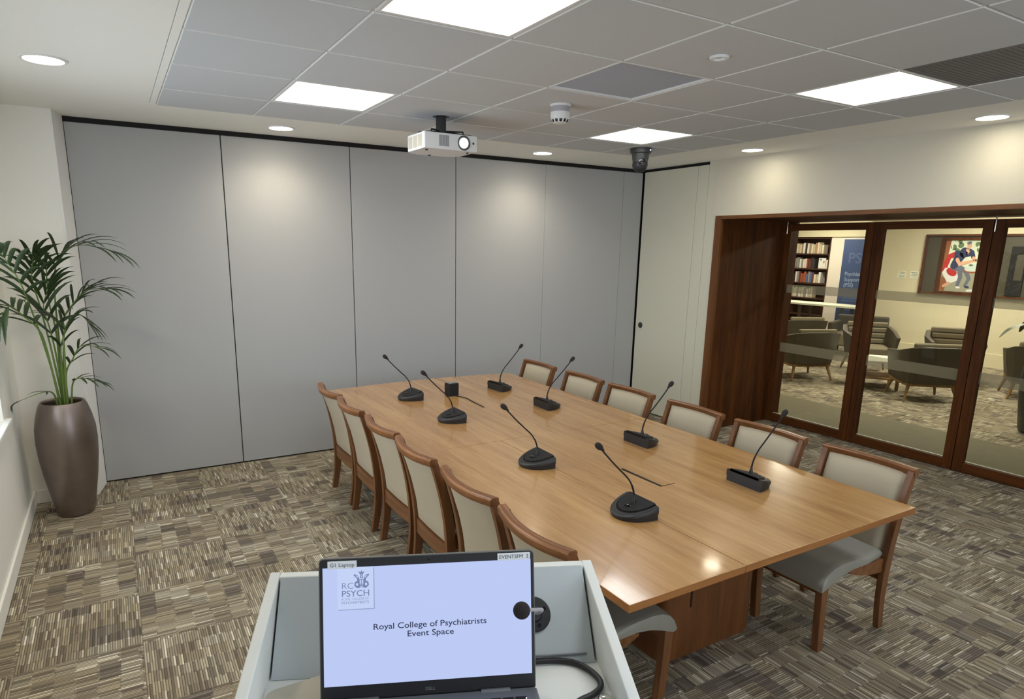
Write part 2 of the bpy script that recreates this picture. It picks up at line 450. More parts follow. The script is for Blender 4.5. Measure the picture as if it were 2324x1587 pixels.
x0, x1, y0, y1 = cell(ACCESS_CELL)
ap = thing('ceiling_access_panel', 'bluish grey square access panel set in a white rim in the tiled ceiling', 'ceiling panel', (x0, y0, CE))
bm = newbm(); box(bm, 0.008, 0.580, 0.008, 0.580, 0.004, 0.02); obj('door', bm, 'tile_blue', ap)
bm = newbm()
for q in ((0, 0.588, 0, 0.009), (0, 0.588, 0.579, 0.588), (0, 0.009, 0.009, 0.579), (0.579, 0.588, 0.009, 0.579)): box(bm, q[0], q[1], q[2], q[3], -0.007, 0.02, 0.001, 1)
obj('frame', bm, 'bar', ap)

x0, x1, y0, y1 = cell(GRILLE_CELL)
t = thing('ceiling_vent', 'dark grey square air grille in the ceiling beside a light panel', 'vent', (x0, y0, CE - 0.006))
bm = newbm()
for a in ((0, 0.588, 0, 0.02), (0, 0.588, 0.568, 0.588), (0, 0.02, 0.02, 0.568), (0.568, 0.588, 0.02, 0.568)): box(bm, a[0], a[1], a[2], a[3], 0, 0.02, 0.001, 1)
obj('frame', bm, 'grille', t)
bm = newbm()
for k in range(22):
    y = 0.03 + k * 0.0245
    box(bm, 0.02, 0.568, y, y + 0.02, 0.003, 0.007)
box(bm, 0.02, 0.568, 0.02, 0.568, 0.015, 0.02)
obj('louvre', bm, 'grille', t)

# light panels
def panel_light(c, label):
    x0, x1, y0, y1 = cell(c, 0.004)
    t = thing('panel_light', label, 'ceiling light', ((x0 + x1) / 2, (y0 + y1) / 2, CE), 0, 'square light panels in the ceiling')
    return t
t = panel_light(LIGHT_CELLS[0], 'largest square light panel, cut by the top edge of the picture')
bm = newbm(); h = 0.294
for s in ((-h, h, -h, -h + 0.02), (-h, h, h - 0.02, h), (-h, -h + 0.02, -h + 0.02, h - 0.02), (h - 0.02, h, -h + 0.02, h - 0.02)):
    box(bm, s[0], s[1], s[2], s[3], -0.006, 0.012, 0.002, 1)
obj('frame', bm, 'bar', t)
bm = newbm(); _add(bm, [(-0.275, -0.275, 0.0), (0.275, -0.275, 0.0), (0.275, 0.275, 0.0), (-0.275, 0.275, 0.0)], [(0, 1, 2, 3)])
obj('diffuser', bm, 'panel_glow', t)
LP = t
for c, lab in zip(LIGHT_CELLS[1:], ['glowing square light panel above left of the projector', 'glowing square light panel nearest the glass doors',
                                    'glowing square light panel above the black camera dome', 'unseen square light panel added overhead behind the lectern', 'unseen square light panel added overhead to the right behind the lectern']):  # last two panels are out of view, added for more light
    x0, x1, y0, y1 = cell(c, 0.004)
    dup(LP, ((x0 + x1) / 2, (y0 + y1) / 2, CE), 0, lab)

# downlights
DL = [(-0.185, 3.98, 'round downlight over the potted palm corner'), (1.205, 5.25, 'round downlight in front of the grey partition, left of the projector'),
      (3.545, 5.20, 'round downlight between projector and black camera dome'), (4.905, 3.985, 'round downlight above the wooden door frame, nearer the corner'),
      (4.945, 2.21, 'round downlight at the right picture edge above the glass doors'), (4.945, 0.45, 'unseen round downlight added on the right side behind the viewer'),
      (-0.185, 2.2, 'unseen round downlight added on the window side behind the viewer')]  # last two downlights are unseen extras that help light the room
t = thing('downlight', DL[0][2], 'ceiling light', (DL[0][0], DL[0][1], CE), 0, 'round recessed downlights')
bm = newbm(); lathe(bm, [(0.083, 0.004), (0.098, 0.004), (0.1, -0.002), (0.098, -0.006), (0.086, -0.007), (0.083, -0.001)], 32, caps=False)
obj('trim_ring', bm, 'bar', t)
bm = newbm(); _add(bm, [(0.084 * math.cos(2 * PI * k / 32), 0.084 * math.sin(2 * PI * k / 32), -0.003) for k in range(32)], [tuple(range(32))])
obj('lamp', bm, 'down_glow', t)
for d in DL[1:]: dup(t, (d[0], d[1], CE), 0, d[2])

# ------------------------------------------------------------------ walls of the meeting room
WIN = (2.5, 4.64, 0.80, 2.30)
bm = newbm()
box(bm, XL - 0.2, XL, YF - 0.2, WIN[0], 0, CE); box(bm, XL - 0.2, XL, WIN[1], YB + 0.1, 0, CE)
box(bm, XL - 0.2, XL, WIN[0], WIN[1], 0, WIN[2]); box(bm, XL - 0.2, XL, WIN[0], WIN[1], WIN[3], CE)
struct('wall_left', bm, 'wall', 'white painted wall with the window')
W2 = (0.2, 4.6, 0.85, 2.4)
bm = newbm(); box(bm, XL - 0.2, W2[0], YF - 0.2, YF, 0, CE); box(bm, W2[1], 6.4, YF - 0.2, YF, 0, CE); box(bm, W2[0], W2[1], YF - 0.2, YF, 0, W2[2]); box(bm, W2[0], W2[1], YF - 0.2, YF, W2[3], CE)
struct('wall_front', bm, 'wall', 'white wall behind the viewer')
# nib in the far left corner, with the splayed white post of the partition
bm = newbm(); prism(bm, [(XL, 5.40), (-0.256, 5.40), (-0.256, YB + 0.1), (XL, YB + 0.1)], 0, CE)
struct('wall_corner', bm, 'wall', 'narrow white wall behind the potted palm')
bm = newbm(); prism(bm, [(-0.256, 5.395), (-0.246, 5.395), (-0.197, YB), (-0.197, YB + 0.1), (-0.256, YB + 0.1)], 0.0, CE)
struct('trim_1', bm, 'white', 'white upright post closing the partition at the left')
# grey folding partition
wb = struct('wall_back', None, None, 'grey cloth folding partition across the far end')
bm = newbm(); box(bm, -0.2, XR + 0.05, YB + 0.03, YB + 0.1, 0, CE); box(bm, -0.2, XR + 0.04, YB - 0.004, YB + 0.04, CE - 0.034, CE + 0.01)
obj('head_track', bm, 'darkgap', wb)
seams = [-0.197, 0.8288, 1.8598, 2.8791, 3.899, 4.93, 5.205]
gaps = {2.8791: 0.0035, 3.899: 0.0008, 4.93: 0.0008}
for a, b in zip(seams[:-1], seams[1:]):
    bm = newbm(); box(bm, a + gaps.get(a, 0.0035), b - gaps.get(b, 0.0035), YB, YB + 0.035, 0.012, CE - 0.034, 0.003, 1)
    obj('partition_panel', bm, 'partition', wb)
# right wall: bulkhead above the doors, pier behind the cream pass door
bm = newbm()
box(bm, XR, 6.42, YF - 0.2, 4.652, 2.18, CE)
box(bm, XR + 0.05, 6.42, 4.60, YB + 0.16, 0, CE)
box(bm, XR + 0.045, XR + 0.06, 4.652, YB, CE - 0.04, CE)
struct('wall_right', bm, pmat('wall_paint_dimmed', (214, 210, 196), 0.85, var=0.015, bump=0.05), 'white bulkhead wall above the glass doors')  # wall paint toned down and warmed, weaker light put into the colour
bm = newbm()
box(bm, XR + 0.002, XR + 0.05, 4.592, 4.72, 0, CE, 0.001, 1)
for a, b in ((4.723, 4.86), (4.863, YB - 0.018)):
    box(bm, XR + 0.002, XR + 0.05, a, b, 0.012, CE - 0.03, 0.0015, 1)
box(bm, XR + 0.02, XR + 0.05, 4.72, YB, 0.0, CE, mi=1)
d1 = struct('door_1', bm, ['cream', 'darkgap'], 'flush cream door beside the grey partition')
bm = newbm()
MR = Matrix.Translation((XR + 0.001, 5.548, 0.997)) @ Matrix.Rotation(-PI / 2, 4, 'Y')
lathe(bm, [(0.030, -0.003), (0.034, 0.0), (0.032, 0.005), (0.024, 0.005), (0.022, 0.002), (0.0005, 0.002)], 24, M=MR)
obj('finger_pull', bm, 'greydark', d1)
# timber lining of the opening
bm = newbm()
box(bm, XR - 0.008, XR + 0.03, 4.513, 4.588, 0, 2.18, 0.003, 1)
struct('trim_2', bm, wood('jamb_edge', (86, 48, 18), (120, 74, 32), 'Z', 0.45, 0.6), 'brown timber edge of the door opening')
bm = newbm(); box(bm, XR - 0.008, XR + 0.03, YF, 4.513, 2.145, 2.18, 0.003, 1)
struct('trim_3', bm, 'trimwood', 'brown timber head edge over the doors')
bm = newbm()
box(bm, XR + 0.03, 6.425, 4.518, 4.60, 0, 2.18)
struct('trim_4', bm, 'darkwood', 'dark mahogany side lining of the door recess')
bm = newbm(); box(bm, XR + 0.03, 6.42, YF, 4.60, 2.15, 2.18)
struct('trim_5', bm, 'darkwoodH', 'dark mahogany soffit of the door recess')
# skirting
bm = newbm(); box(bm, XL, XL + 0.016, YF, 5.40, 0, 0.10, 0.004, 1); struct('baseboard_left', bm, 'wall', 'white skirting below the window')
bm = newbm(); box(bm, XL + 0.016, -0.25, 5.384, 5.40, 0, 0.10, 0.004, 1); struct('baseboard_corner', bm, 'wall', 'white skirting behind the potted palm')
bm = newbm(); box(bm, XL, XR, YF, YF + 0.016, 0, 0.10); struct('baseboard_front', bm, 'wall', 'white skirting behind the viewer')

# window
w = struct('window_1', None, None, 'white framed window on the left wall')
bm = newbm()
a, b, z0, z1 = WIN; xx0, xx1 = XL - 0.14, XL - 0.08
for q in ((a, b, z0, z0 + 0.06), (a, b, z1 - 0.06, z1)): box(bm, xx0, xx1, q[0], q[1], q[2], q[3], 0.004, 1)
for y in (a, a + (b - a) / 2 - 0.03, b - 0.06): box(bm, xx0, xx1, y, y + 0.06, z0 + 0.06, z1 - 0.06, 0.004, 1)
obj('window_frame', bm, 'white', w)
bm = newbm()
box(bm, XL - 0.112, XL - 0.108, a + 0.05, b - 0.05, z0 + 0.05, z1 - 0.05); obj('pane', bm, 'winglass', w)
bm = newbm(); box(bm, XL - 0.002, XL + 0.035, a - 0.03, b + 0.06, z0 - 0.022, z0 + 0.006, 0.005, 2); box(bm, XL - 0.08, XL, a + 0.001, b - 0.001, z0 + 0.0005, z0 + 0.006); obj('window_sill', bm, 'white', w)

w = struct('added_window', None, None, 'unseen white framed window added behind the viewer for daylight')  # out of view, added so its daylight brightens the room
bm = newbm()
for q in ((W2[2], W2[2] + 0.06), (W2[3] - 0.06, W2[3])): box(bm, W2[0], W2[1], YF - 0.14, YF - 0.08, q[0], q[1], 0.004, 1)
for k in range(4):
    x = W2[0] + (W2[1] - W2[0] - 0.06) * k / 3; box(bm, x, x + 0.06, YF - 0.14, YF - 0.08, W2[2] + 0.06, W2[3] - 0.06, 0.004, 1)
obj('window_frame', bm, 'white', w)
bm = newbm(); box(bm, W2[0] + 0.05, W2[1] - 0.05, YF - 0.112, YF - 0.108, W2[2] + 0.05, W2[3] - 0.05); obj('pane', bm, 'winglass', w)
bm = newbm(); box(bm, W2[0] - 0.03, W2[1] + 0.03, YF - 0.08, YF + 0.035, W2[2] - 0.03, W2[2], 0.006, 2); obj('window_sill', bm, 'white', w)

# ------------------------------------------------------------------ glass doors to the lounge
XD = 6.23
def door(n, y0, y1, gy0, gy1, bolt, label):
    bm = newbm(); zt = 2.128
    box(bm, XD - 0.03, XD + 0.03, y0, gy0, 0.004, zt, 0.003, 1)
    box(bm, XD - 0.03, XD + 0.03, gy1, y1, 0.004, zt, 0.003, 1)
    d = struct('door_%d' % n, bm, 'darkwood', label)
    bm = newbm(); box(bm, XD - 0.028, XD + 0.028, gy0, gy1, 0.004, 0.092, 0.003, 1); box(bm, XD - 0.028, XD + 0.028, gy0, gy1, 2.06, zt, 0.003, 1)
    obj('rail', bm, 'darkwoodH', d)
    bm = newbm(); box(bm, XD - 0.004, XD + 0.004, gy0 - 0.005, gy1 + 0.005, 0.088, 2.064); obj('pane', bm, 'glass', d)
    for za, zb in ((1.42, 1.506), (0.785, 0.884)):
        bm = newbm(); box(bm, XD - 0.0062, XD - 0.0045, gy0, gy1, za, zb); obj('frosted_band', bm, 'frost', d)
    bm = newbm(); box(bm, XD + 0.005, XD + 0.016, gy0, gy1, 0.088, 0.098); obj('glazing_bead', bm, 'coffee', d)
    if bolt is not None:
        bm = newbm(); tube(bm, [(XD - 0.036, bolt, 2.03), (XD - 0.036, bolt, 2.149)], 0.006, 8); obj('bolt', bm, 'chrome', d)
    return d
door(2, 3.585, 4.5175, 3.662, 4.447, 4.492, 'left timber framed glass door to the lounge')
door(3, 2.625, 3.58, 2.70, 3.50, None, 'second timber framed glass door to the lounge')
door(4, 1.665, 2.62, 1.75, 2.545, 2.61, 'third timber framed glass door cut by the right picture edge')
door(5, 0.70, 1.66, 0.79, 1.58, None, 'fourth timber framed glass door')
bm = newbm(); box(bm, XD - 0.05, XD + 0.08, YF, 0.70, 0, 2.15); struct('wall_recess', bm, 'wall', 'plain wall beside the folded doors')

# ------------------------------------------------------------------ conference table
tb = thing('conference_table', 'long polished oak veneer conference table ringed by chairs', 'table', (0, 0, 0))
ZT = 0.74; TH = 0.03
x0, x1, yn, yf, ys_ = 1.335, 3.028, 1.387, 4.87, 3.123
def slab(poly):
    bm = newbm(); prism(bm, poly, ZT - TH, ZT, 0.0022, 2)
    bm.normal_update()
    for f in bm.faces:
        if abs(f.normal.z) < 0.5: f.material_index = 1
    return bm
g = 0.0012
obj('tabletop', slab([(x0, yn), (1.893 - g, yn), (1.893 - g, ys_ - g), (x0, ys_ - g)]), ['table', 'tableX'], tb)
obj('tabletop', slab([(1.893 + g, yn), (x1, yn), (x1, ys_ - g), (1.893 + g, ys_ - g)]), ['table', 'tableX'], tb)
bow = [(x1 - (x1 - x0) * k / 14, yf + 0.085 * (1 - ((k - 7) / 7) ** 2)) for k in range(15)]
obj('tabletop', slab([(x0, ys_ + g), (x1, ys_ + g)] + bow), ['table', 'tableX'], tb)
for (ya, yb) in ((1.85, 2.70), (3.75, 4.45)):
    bm = newbm(); prism(bm, roundpoly([(2.0, ya), (2.66, ya), (2.66, yb), (2.0, yb)], [0.06, 0.14, 0.14, 0.06], 8), 0.0, ZT - TH - 0.001)
    obj('pedestal', bm, 'pedestal', tb)
bm = newbm(); box(bm, 2.155, 2.165, 1.8475, 1.85, 0.25, 0.69); obj('pedestal_groove', bm, 'darkgap', tb)
bm = newbm(); box(bm, 1.55, 2.85, 2.2, 4.2, ZT - TH - 0.06, ZT - TH - 0.001); obj('underframe', bm, 'pedestal', tb)
# cable hatch let into the top
bm = newbm(); box(bm, 2.188, 2.204, 2.12, 2.405, ZT - 0.01, ZT + 0.0012, 0.0005, 1)
box(bm, 2.204, 2.285, 2.12, 2.1225, ZT - 0.01, ZT + 0.0009, mi=0)
ht = obj('cable_hatch', bm, 'blackgloss', tb)
bm = newbm(); box(bm, 2.2065, 2.286, 2.125, 2.402, ZT - 0.01, ZT + 0.0015, 0.0006, 1); obj('hatch_lid', bm, 'table', ht)

# ------------------------------------------------------------------ chairs (local: width x, sitter faces +y)
def prof_y(z, tab):
    for (za, ya), (zb, yb) in zip(tab[:-1], tab[1:]):
        if z <= zb: 
            t = (z - za) / (zb - za); return ya + (yb - ya) * t
    return tab[-1][1]
POST = [(0.0, -0.236), (0.10, -0.216), (0.22, -0.202), (0.36, -0.203), (0.48, -0.214), (0.60, -0.236), (0.72, -0.268), (0.83, -0.306)]
def arc(x, z): return -0.040 * (1 - (x / 0.225) ** 2) * max(0.0, min(1.0, (z - 0.25) / 0.5))
def make_chair(label, group):
    t = thing('conference_chair', label, 'chair', (0, 0, 0), 0, group)
    for s in (-1, 1):
        rings = []
        for k in range(22):
            z = 0.825 * k / 21; y = prof_y(z, POST)
            # soften the profile
            y = (prof_y(max(0, z - 0.05), POST) + y + prof_y(min(0.83, z + 0.05), POST)) / 3 if 0.03 < z < 0.8 else y
            hx = 0.0135; hy = 0.019 + 0.006 * math.sin(PI * min(1, z / 0.83))
            xc = s * (0.203 + 0.016 * z / 0.83)
            rings.append([(xc - hx, y - hy, z), (xc + hx, y - hy, z), (xc + hx, y + hy, z), (xc - hx, y + hy, z)])
        bm = newbm(); loft(bm, rings); obj('leg', bm, 'chairwood', t, 40)
        bm = newbm(); rings = []
        for k in range(9):
            z = 0.36 * k / 8; y = 0.228 + 0.022 * math.sin(PI * 0.5 * z / 0.385); hx = 0.0165; hy = 0.018 + 0.006 * z / 0.385
            xc = s * 0.172
            rings.append([(xc - hx, y - hy, z), (xc + hx, y - hy, z), (xc + hx, y + hy, z), (xc - hx, y + hy, z)])
        loft(bm, rings); obj('leg', bm, 'chairwood', t, 40)
        # side rail, arched below
        bm = newbm(); rings = []
        for k in range(13):
            u = 0.62 * k / 12; y = -0.19 + 0.43 * u; xc = s * (0.198 - 0.026 * u)
            top = 0.388 if u < 0.5 else 0.388 - 0.06 * ((u - 0.5) / 0.5) ** 1.3
            bot = 0.318 + 0.050 * (u / 0.62) ** 2.2
            rings.append([(xc - 0.011, y, bot), (xc + 0.011, y, bot), (xc + 0.011, y, top), (xc - 0.011, y, top)])
        loft(bm, rings); obj('side_rail', bm, 'chairwoodX', t)
    # curved top rail
    bm = newbm(); rings = []
    for k in range(17):
        x = -0.236 + 0.472 * k / 16
        y = -0.306 + arc(max(-0.225, min(0.225, x)), 0.83)
        z = 0.826 - 0.006 * (1 - (x / 0.236) ** 2)
        rings.append([(x, y + 0.016, z - 0.024), (x, y + 0.021, z + 0.006), (x, y + 0.014, z + 0.0135), (x, y - 0.014, z + 0.0135), (x, y - 0.023, z + 0.004), (x, y - 0.019, z - 0.024)])
    loft(bm, rings); obj('top_rail', bm, 'chairwoodX', t, 50)
    # lower back rail and front rail
    bm = newbm(); rings = []
    for k in range(13):
        x = -0.196 + 0.392 * k / 12; y = -0.205 + 0.5 * arc(x, 0.5)
        rings.append([(x, y - 0.012, 0.262), (x, y + 0.012, 0.262), (x, y + 0.012, 0.347), (x, y - 0.012, 0.347)])
    loft(bm, rings); obj('back_rail', bm, 'chairwoodX', t)
    bm = newbm(); box(bm, -0.158, 0.158, 0.228, 0.25, 0.29, 0.35, 0.003, 1); obj('front_rail', bm, 'chairwoodX', t)
    # upholstered back
    bm = newbm(); nx, nz = 14, 14; front = []; back = []
    for j in range(nz + 1):
        z = 0.352 + (0.806 - 0.352) * j / nz
        for i in range(nx + 1):
            x = -0.192 - 0.020 * (z - 0.35) + (0.384 + 0.040 * (z - 0.35)) * i / nx
            e = min(1.0, min(i, nx - i) / 1.5, min(j, nz - j) / 1.5)
            yc = prof_y(z, POST) + arc(x, z)
            front.append((x, yc + 0.006 + 0.034 * e ** 0.5, z)); back.append((x, yc - 0.004 - 0.008 * e ** 0.5, z))
    n = nx + 1; f = []; off = len(front)
    for j in range(nz):
        for i in range(nx):
            a = j * n + i
            f.append((a, a + 1, a + n + 1, a + n)); f.append((off + a, off + a + n, off + a + n + 1, off + a + 1))
    bor = [i for i in range(n)] + [j * n + nx for j in range(1, nz + 1)] + [nz * n + i for i in range(nx - 1, -1, -1)] + [j * n for j in range(nz - 1, 0, -1)]
    for k in range(len(bor)):
        a, b = bor[k], bor[(k + 1) % len(bor)]; f.append((b, a, off + a, off + b))
    _add(bm, front + back, f); obj('backrest', bm, 'backcloth', t, 60)
    # seat pad with waterfall front
    prof = [(-0.188, 0.392, 0.424), (-0.17, 0.389, 0.434), (-0.05, 0.392, 0.436), (0.06, 0.390, 0.441), (0.14, 0.374, 0.440), (0.20, 0.352, 0.430), (0.245, 0.332, 0.408), (0.272, 0.322, 0.382), (0.285, 0.324, 0.352)]
    bm = newbm(); rings = []
    for y, zb, zt in prof:
        hw = 0.218 - 0.022 * (y + 0.19) / 0.47
        if y < -0.16: hw -= 0.02
        r = []
        m = (zb + zt) / 2
        r = [(-hw + 0.006, y, zb), (-hw, y, m), (-hw + 0.008, y, zt - 0.006), (-hw + 0.03, y, zt)]
        r += [(-hw * 0.3, y, zt + 0.004), (hw * 0.3, y, zt + 0.004)]
        r += [(hw - 0.03, y, zt), (hw - 0.008, y, zt - 0.006), (hw, y, m), (hw - 0.006, y, zb)]
        rings.append(r)
    loft(bm, rings); obj('seat', bm, 'seatvinyl', t, 50)
    return t
ords = ['nearest the laptop', 'second from the laptop', 'third from the laptop', 'fourth from the laptop', 'fifth from the laptop', 'farthest from the laptop']
LY = [1.856, 2.40, 2.958, 3.47, 4.02, 4.525]
RY = [1.752, 2.336, 2.92, 3.53, 4.10, 4.73]
ch0 = make_chair('teak chair with its back to the viewer, left of the table, ' + ords[0], 'chairs along the left side of the table')
ch0.location = (1.586, LY[0], 0); ch0.rotation_euler = (0, 0, -PI / 2)
jit = [0.0, 0.01, -0.012, 0.008, -0.01, 0.012]
for k in range(1, 6):
    dup(ch0, (1.586 + 0.4 * jit[k], LY[k], 0), -PI / 2 + jit[k], 'teak chair with its back to the viewer, left of the table, ' + ords[k])
for k in range(6):
    dup(ch0, (2.963 - 0.3 * jit[k], RY[k], 0), PI / 2 + (jit[k] if k else 0.012),
        'teak chair showing its beige front, right of the table, ' + ords[k], 'chairs along the right side of the table')

# ------------------------------------------------------------------ gooseneck microphones (local: speaker sits at +x)
def make_mic(label):
    t = thing('gooseneck_microphone', label, 'microphone', (0, 0, 0), 0, 'gooseneck microphones on the table')
    # D-shaped wedge foot: flat back at x=-0.05, round front
    n = 22; rim = []
    for k in range(n + 1):
        a = -PI / 2 + PI * k / n
        rim.append((-0.05 + 0.152 * math.cos(a) ** 0.9 if math.cos(a) > 0 else -0.05, 0.102 * math.sin(a)))
    def ring(s, z0, zs, xo=0.0):
        return [(-0.05 + xo + (x + 0.05) * s, y * s, z0 + zs * (0.102 - (-0.05 + (x + 0.05) * s)) / 0.152) for x, y in rim]
    bm = newbm()
    loft(bm, [ring(0.95, 0.0, 0.0), ring(0.97, 0.004, 0.002), ring(0.97, 0.010, 0.014), ring(1.0, 0.0125, 0.018), ring(1.0, 0.018, 0.034), ring(0.96, 0.022, 0.038), ring(0.90, 0.023, 0.039)])
    ft = obj('base', bm, 'black', t, 40)
    bm = newbm()
    loft(bm, [ring(0.78, 0.016, 0.036, 0.0), ring(0.77, 0.0275, 0.0395, 0.0), ring(0.73, 0.0290, 0.0395, 0.0)])
    obj('control_plate', bm, 'blackmat', t, 40)
    bm = newbm(); loft(bm, [ring(0.83, 0.018, 0.037), ring(0.82, 0.0246, 0.0392)])
    obj('gloss_rim', bm, 'blackgloss', t, 40)
    bm = newbm(); lathe(bm, [(0.015, 0.0), (0.015, 0.005), (0.012, 0.007), (0.0005, 0.007)], 18, (0.030, 0.0, 0.0455)); obj('talk_button', bm, 'blackgloss', t)
    bm = newbm(); lathe(bm, [(0.012, 0.045), (0.0105, 0.062), (0.0075, 0.072), (0.005, 0.088)], 14)
    obj('collar', bm, 'black', t)
    pts = smooth_path([(0, 0, 0.08), (0.004, 0, 0.105), (0.020, 0, 0.142), (0.048, 0, 0.178), (0.085, 0, 0.212), (0.14, 0, 0.265), (0.195, 0, 0.322)], 4)
    bm = newbm(); tube(bm, pts, [0.0042] * 8 + [0.0036] * (len(pts) - 8), 8); obj('gooseneck', bm, 'blackmat', t)
    d = Vector((0.075, 0, 0.062)).normalized()
    MR = Matrix.Translation((0.19, 0, 0.321)) @ d.to_track_quat('Z', 'Y').to_matrix().to_4x4()
    bm = newbm(); lathe(bm, [(0.0036, -0.012), (0.006, 0.0), (0.0105, 0.008), (0.0135, 0.018), (0.0135, 0.030), (0.010, 0.039), (0.004, 0.043)], 16, M=MR); obj('windshield', bm, 'foam', t)
    return t
mk = make_mic('black gooseneck microphone in the left row, nearest the laptop')
mo = ['nearest the laptop', 'second from the laptop', 'third from the laptop', 'farthest from the laptop']
mk.location = (1.845, 1.935, ZT); mk.rotation_euler = (0, 0, PI)
for k, y in enumerate([2.667, 3.653, 4.342]):
    dup(mk, (1.842, y, ZT), PI + (-0.03, 0.02, 0.12)[k], 'black gooseneck microphone in the left row, ' + mo[k + 1])
for k, y in enumerate([1.938, 2.695, 3.667, 4.322]):
    dup(mk, (2.602, y, ZT), (0.0, 0.02, -0.03, 0.1)[k], 'black gooseneck microphone seen from its flat back in the right row, ' + mo[k])
last = [o for o in C.objects if o.name.startswith('gooseneck_microphone')]
# lit indicator on the farthest left unit
far = [o for o in last if abs(o.location.y - 4.342) < 0.01][0]
bm = newbm(); ball(bm, (-0.0505, 0.058, 0.026), 0.006, n=10); obj('indicator_lamp', bm, 'indicator', far)

# small black box on the table with its cord
t = thing('table_transmitter', 'small upright black box on the table between the far microphones', 'electronic box', (2.165, 4.31, ZT), 0.1)
bm = newbm(); box(bm, -0.045, 0.045, -0.035, 0.035, 0.0, 0.098, 0.008, 3); obj('body', bm, 'blackmat', t)
bm = newbm(); box(bm, -0.038, 0.038, -0.028, 0.028, 0.0985, 0.1, 0.0005, 1); obj('top_cap', bm, 'chrome', t)
bm = newbm(); tube(bm, smooth_path([(2.165, 4.27, ZT + 0.006), (2.185, 4.235, ZT + 0.005), (2.215, 4.17, ZT + 0.004), (2.205, 4.05, ZT + 0.004), (2.195, 3.86, ZT + 0.004)], 6), 0.0032, 8)
tag(obj('power_cord', bm, 'blackmat'), 'thin black cord trailing from the small black box across the table', 'cord')

# ------------------------------------------------------------------ potted palm
PC = Vector((-0.378, 5.10, 0))
t = thing('potted_palm', 'tall bronze vase pot with a kentia palm in the far left corner', 'potted plant', tuple(PC))
bm = newbm()
pr = [(0.0005, 0.0), (0.104, 0.0), (0.113, 0.008), (0.122, 0.06), (0.14, 0.16), (0.16, 0.28), (0.176, 0.42), (0.182, 0.53), (0.178, 0.62), (0.164, 0.70), (0.146, 0.765), (0.132, 0.797), (0.127, 0.80), (0.120, 0.797), (0.117, 0.775), (0.125, 0.74)]
lathe(bm, pr, 96, caps=False); obj('pot', bm, 'pot', t, 60)
bm = newbm(); lathe(bm, [(0.122, 0.745), (0.08, 0.757), (0.03, 0.762), (0.0005, 0.763)], 24, caps=False); obj('soil', bm, 'soil', t)
FR = [
 ([(-0.381, 5.08, 0.76), (-0.406, 5.0, 1.061), (-0.438, 4.9, 1.332), (-0.461, 4.8, 1.505), (-0.475, 4.7, 1.616), (-0.505, 4.6, 1.721), (-0.522, 4.5, 1.784)], 0.55, 0.25, 6),
 ([(-0.37, 5.1, 0.76), (-0.395, 5.08, 1.135), (-0.422, 5.05, 1.429), (-0.44, 5.0, 1.6), (-0.43, 4.95, 1.68), (-0.41, 4.9, 1.76)], 0.5, 0.24, 6),
 ([(-0.359, 5.12, 0.76), (-0.35, 5.12, 1.186), (-0.341, 5.1, 1.479), (-0.323, 5.08, 1.65), (-0.269, 5.05, 1.777), (-0.153, 5.0, 1.831), (0.003, 4.95, 1.80)], 0.55, 0.26, 9),
 ([(-0.349, 5.06, 0.76), (-0.323, 5.02, 1.139), (-0.307, 5.0, 1.344), (-0.239, 4.95, 1.459), (-0.157, 4.9, 1.545), (-0.057, 4.85, 1.56)], 0.45, 0.24, 9),
 ([(-0.385, 5.06, 0.76), (-0.412, 4.95, 1.184), (-0.435, 4.85, 1.324), (-0.493, 4.75, 1.418), (-0.535, 4.65, 1.481), (-0.571, 4.55, 1.428)], 0.45, 0.28, 7),
 ([(-0.345, 5.1, 0.76), (-0.332, 5.05, 0.987), (-0.281, 5.0, 1.095), (-0.22, 4.95, 1.186), (-0.109, 4.9, 1.172)], 0.42, 0.16, 6),
 ([(-0.324, 5.06, 0.76), (-0.299, 5.02, 0.93), (-0.244, 4.98, 0.968), (-0.153, 4.95, 0.942)], 0.4, 0.13, 5),
 ([(-0.4, 5.05, 0.76), (-0.41, 5.0, 0.87), (-0.456, 4.95, 0.9), (-0.572, 4.9, 0.87)], 0.55, 0.12, 2),
 ([(-0.366, 5.14, 0.76), (-0.331, 5.12, 1.155), (-0.299, 5.1, 1.303), (-0.228, 5.08, 1.384), (-0.16, 5.06, 1.316)], 0.45, 0.18, 6),
 ([(-0.373, 5.1, 0.76), (-0.359, 5.1, 1.248), (-0.374, 5.08, 1.453), (-0.367, 5.05, 1.624), (-0.36, 5.0, 1.70), (-0.39, 4.95, 1.74)], 0.5, 0.22, 6),
 ([(-0.362, 5.07, 0.76), (-0.352, 5.05, 1.0), (-0.338, 5.03, 1.18), (-0.30, 5.0, 1.30), (-0.36, 4.95, 1.38)], 0.5, 0.18, 6),
 ([(-0.366, 5.09, 0.76), (-0.372, 5.06, 1.10), (-0.385, 5.02, 1.30), (-0.40, 4.98, 1.44), (-0.36, 4.93, 1.56)], 0.45, 0.26, 6),
]
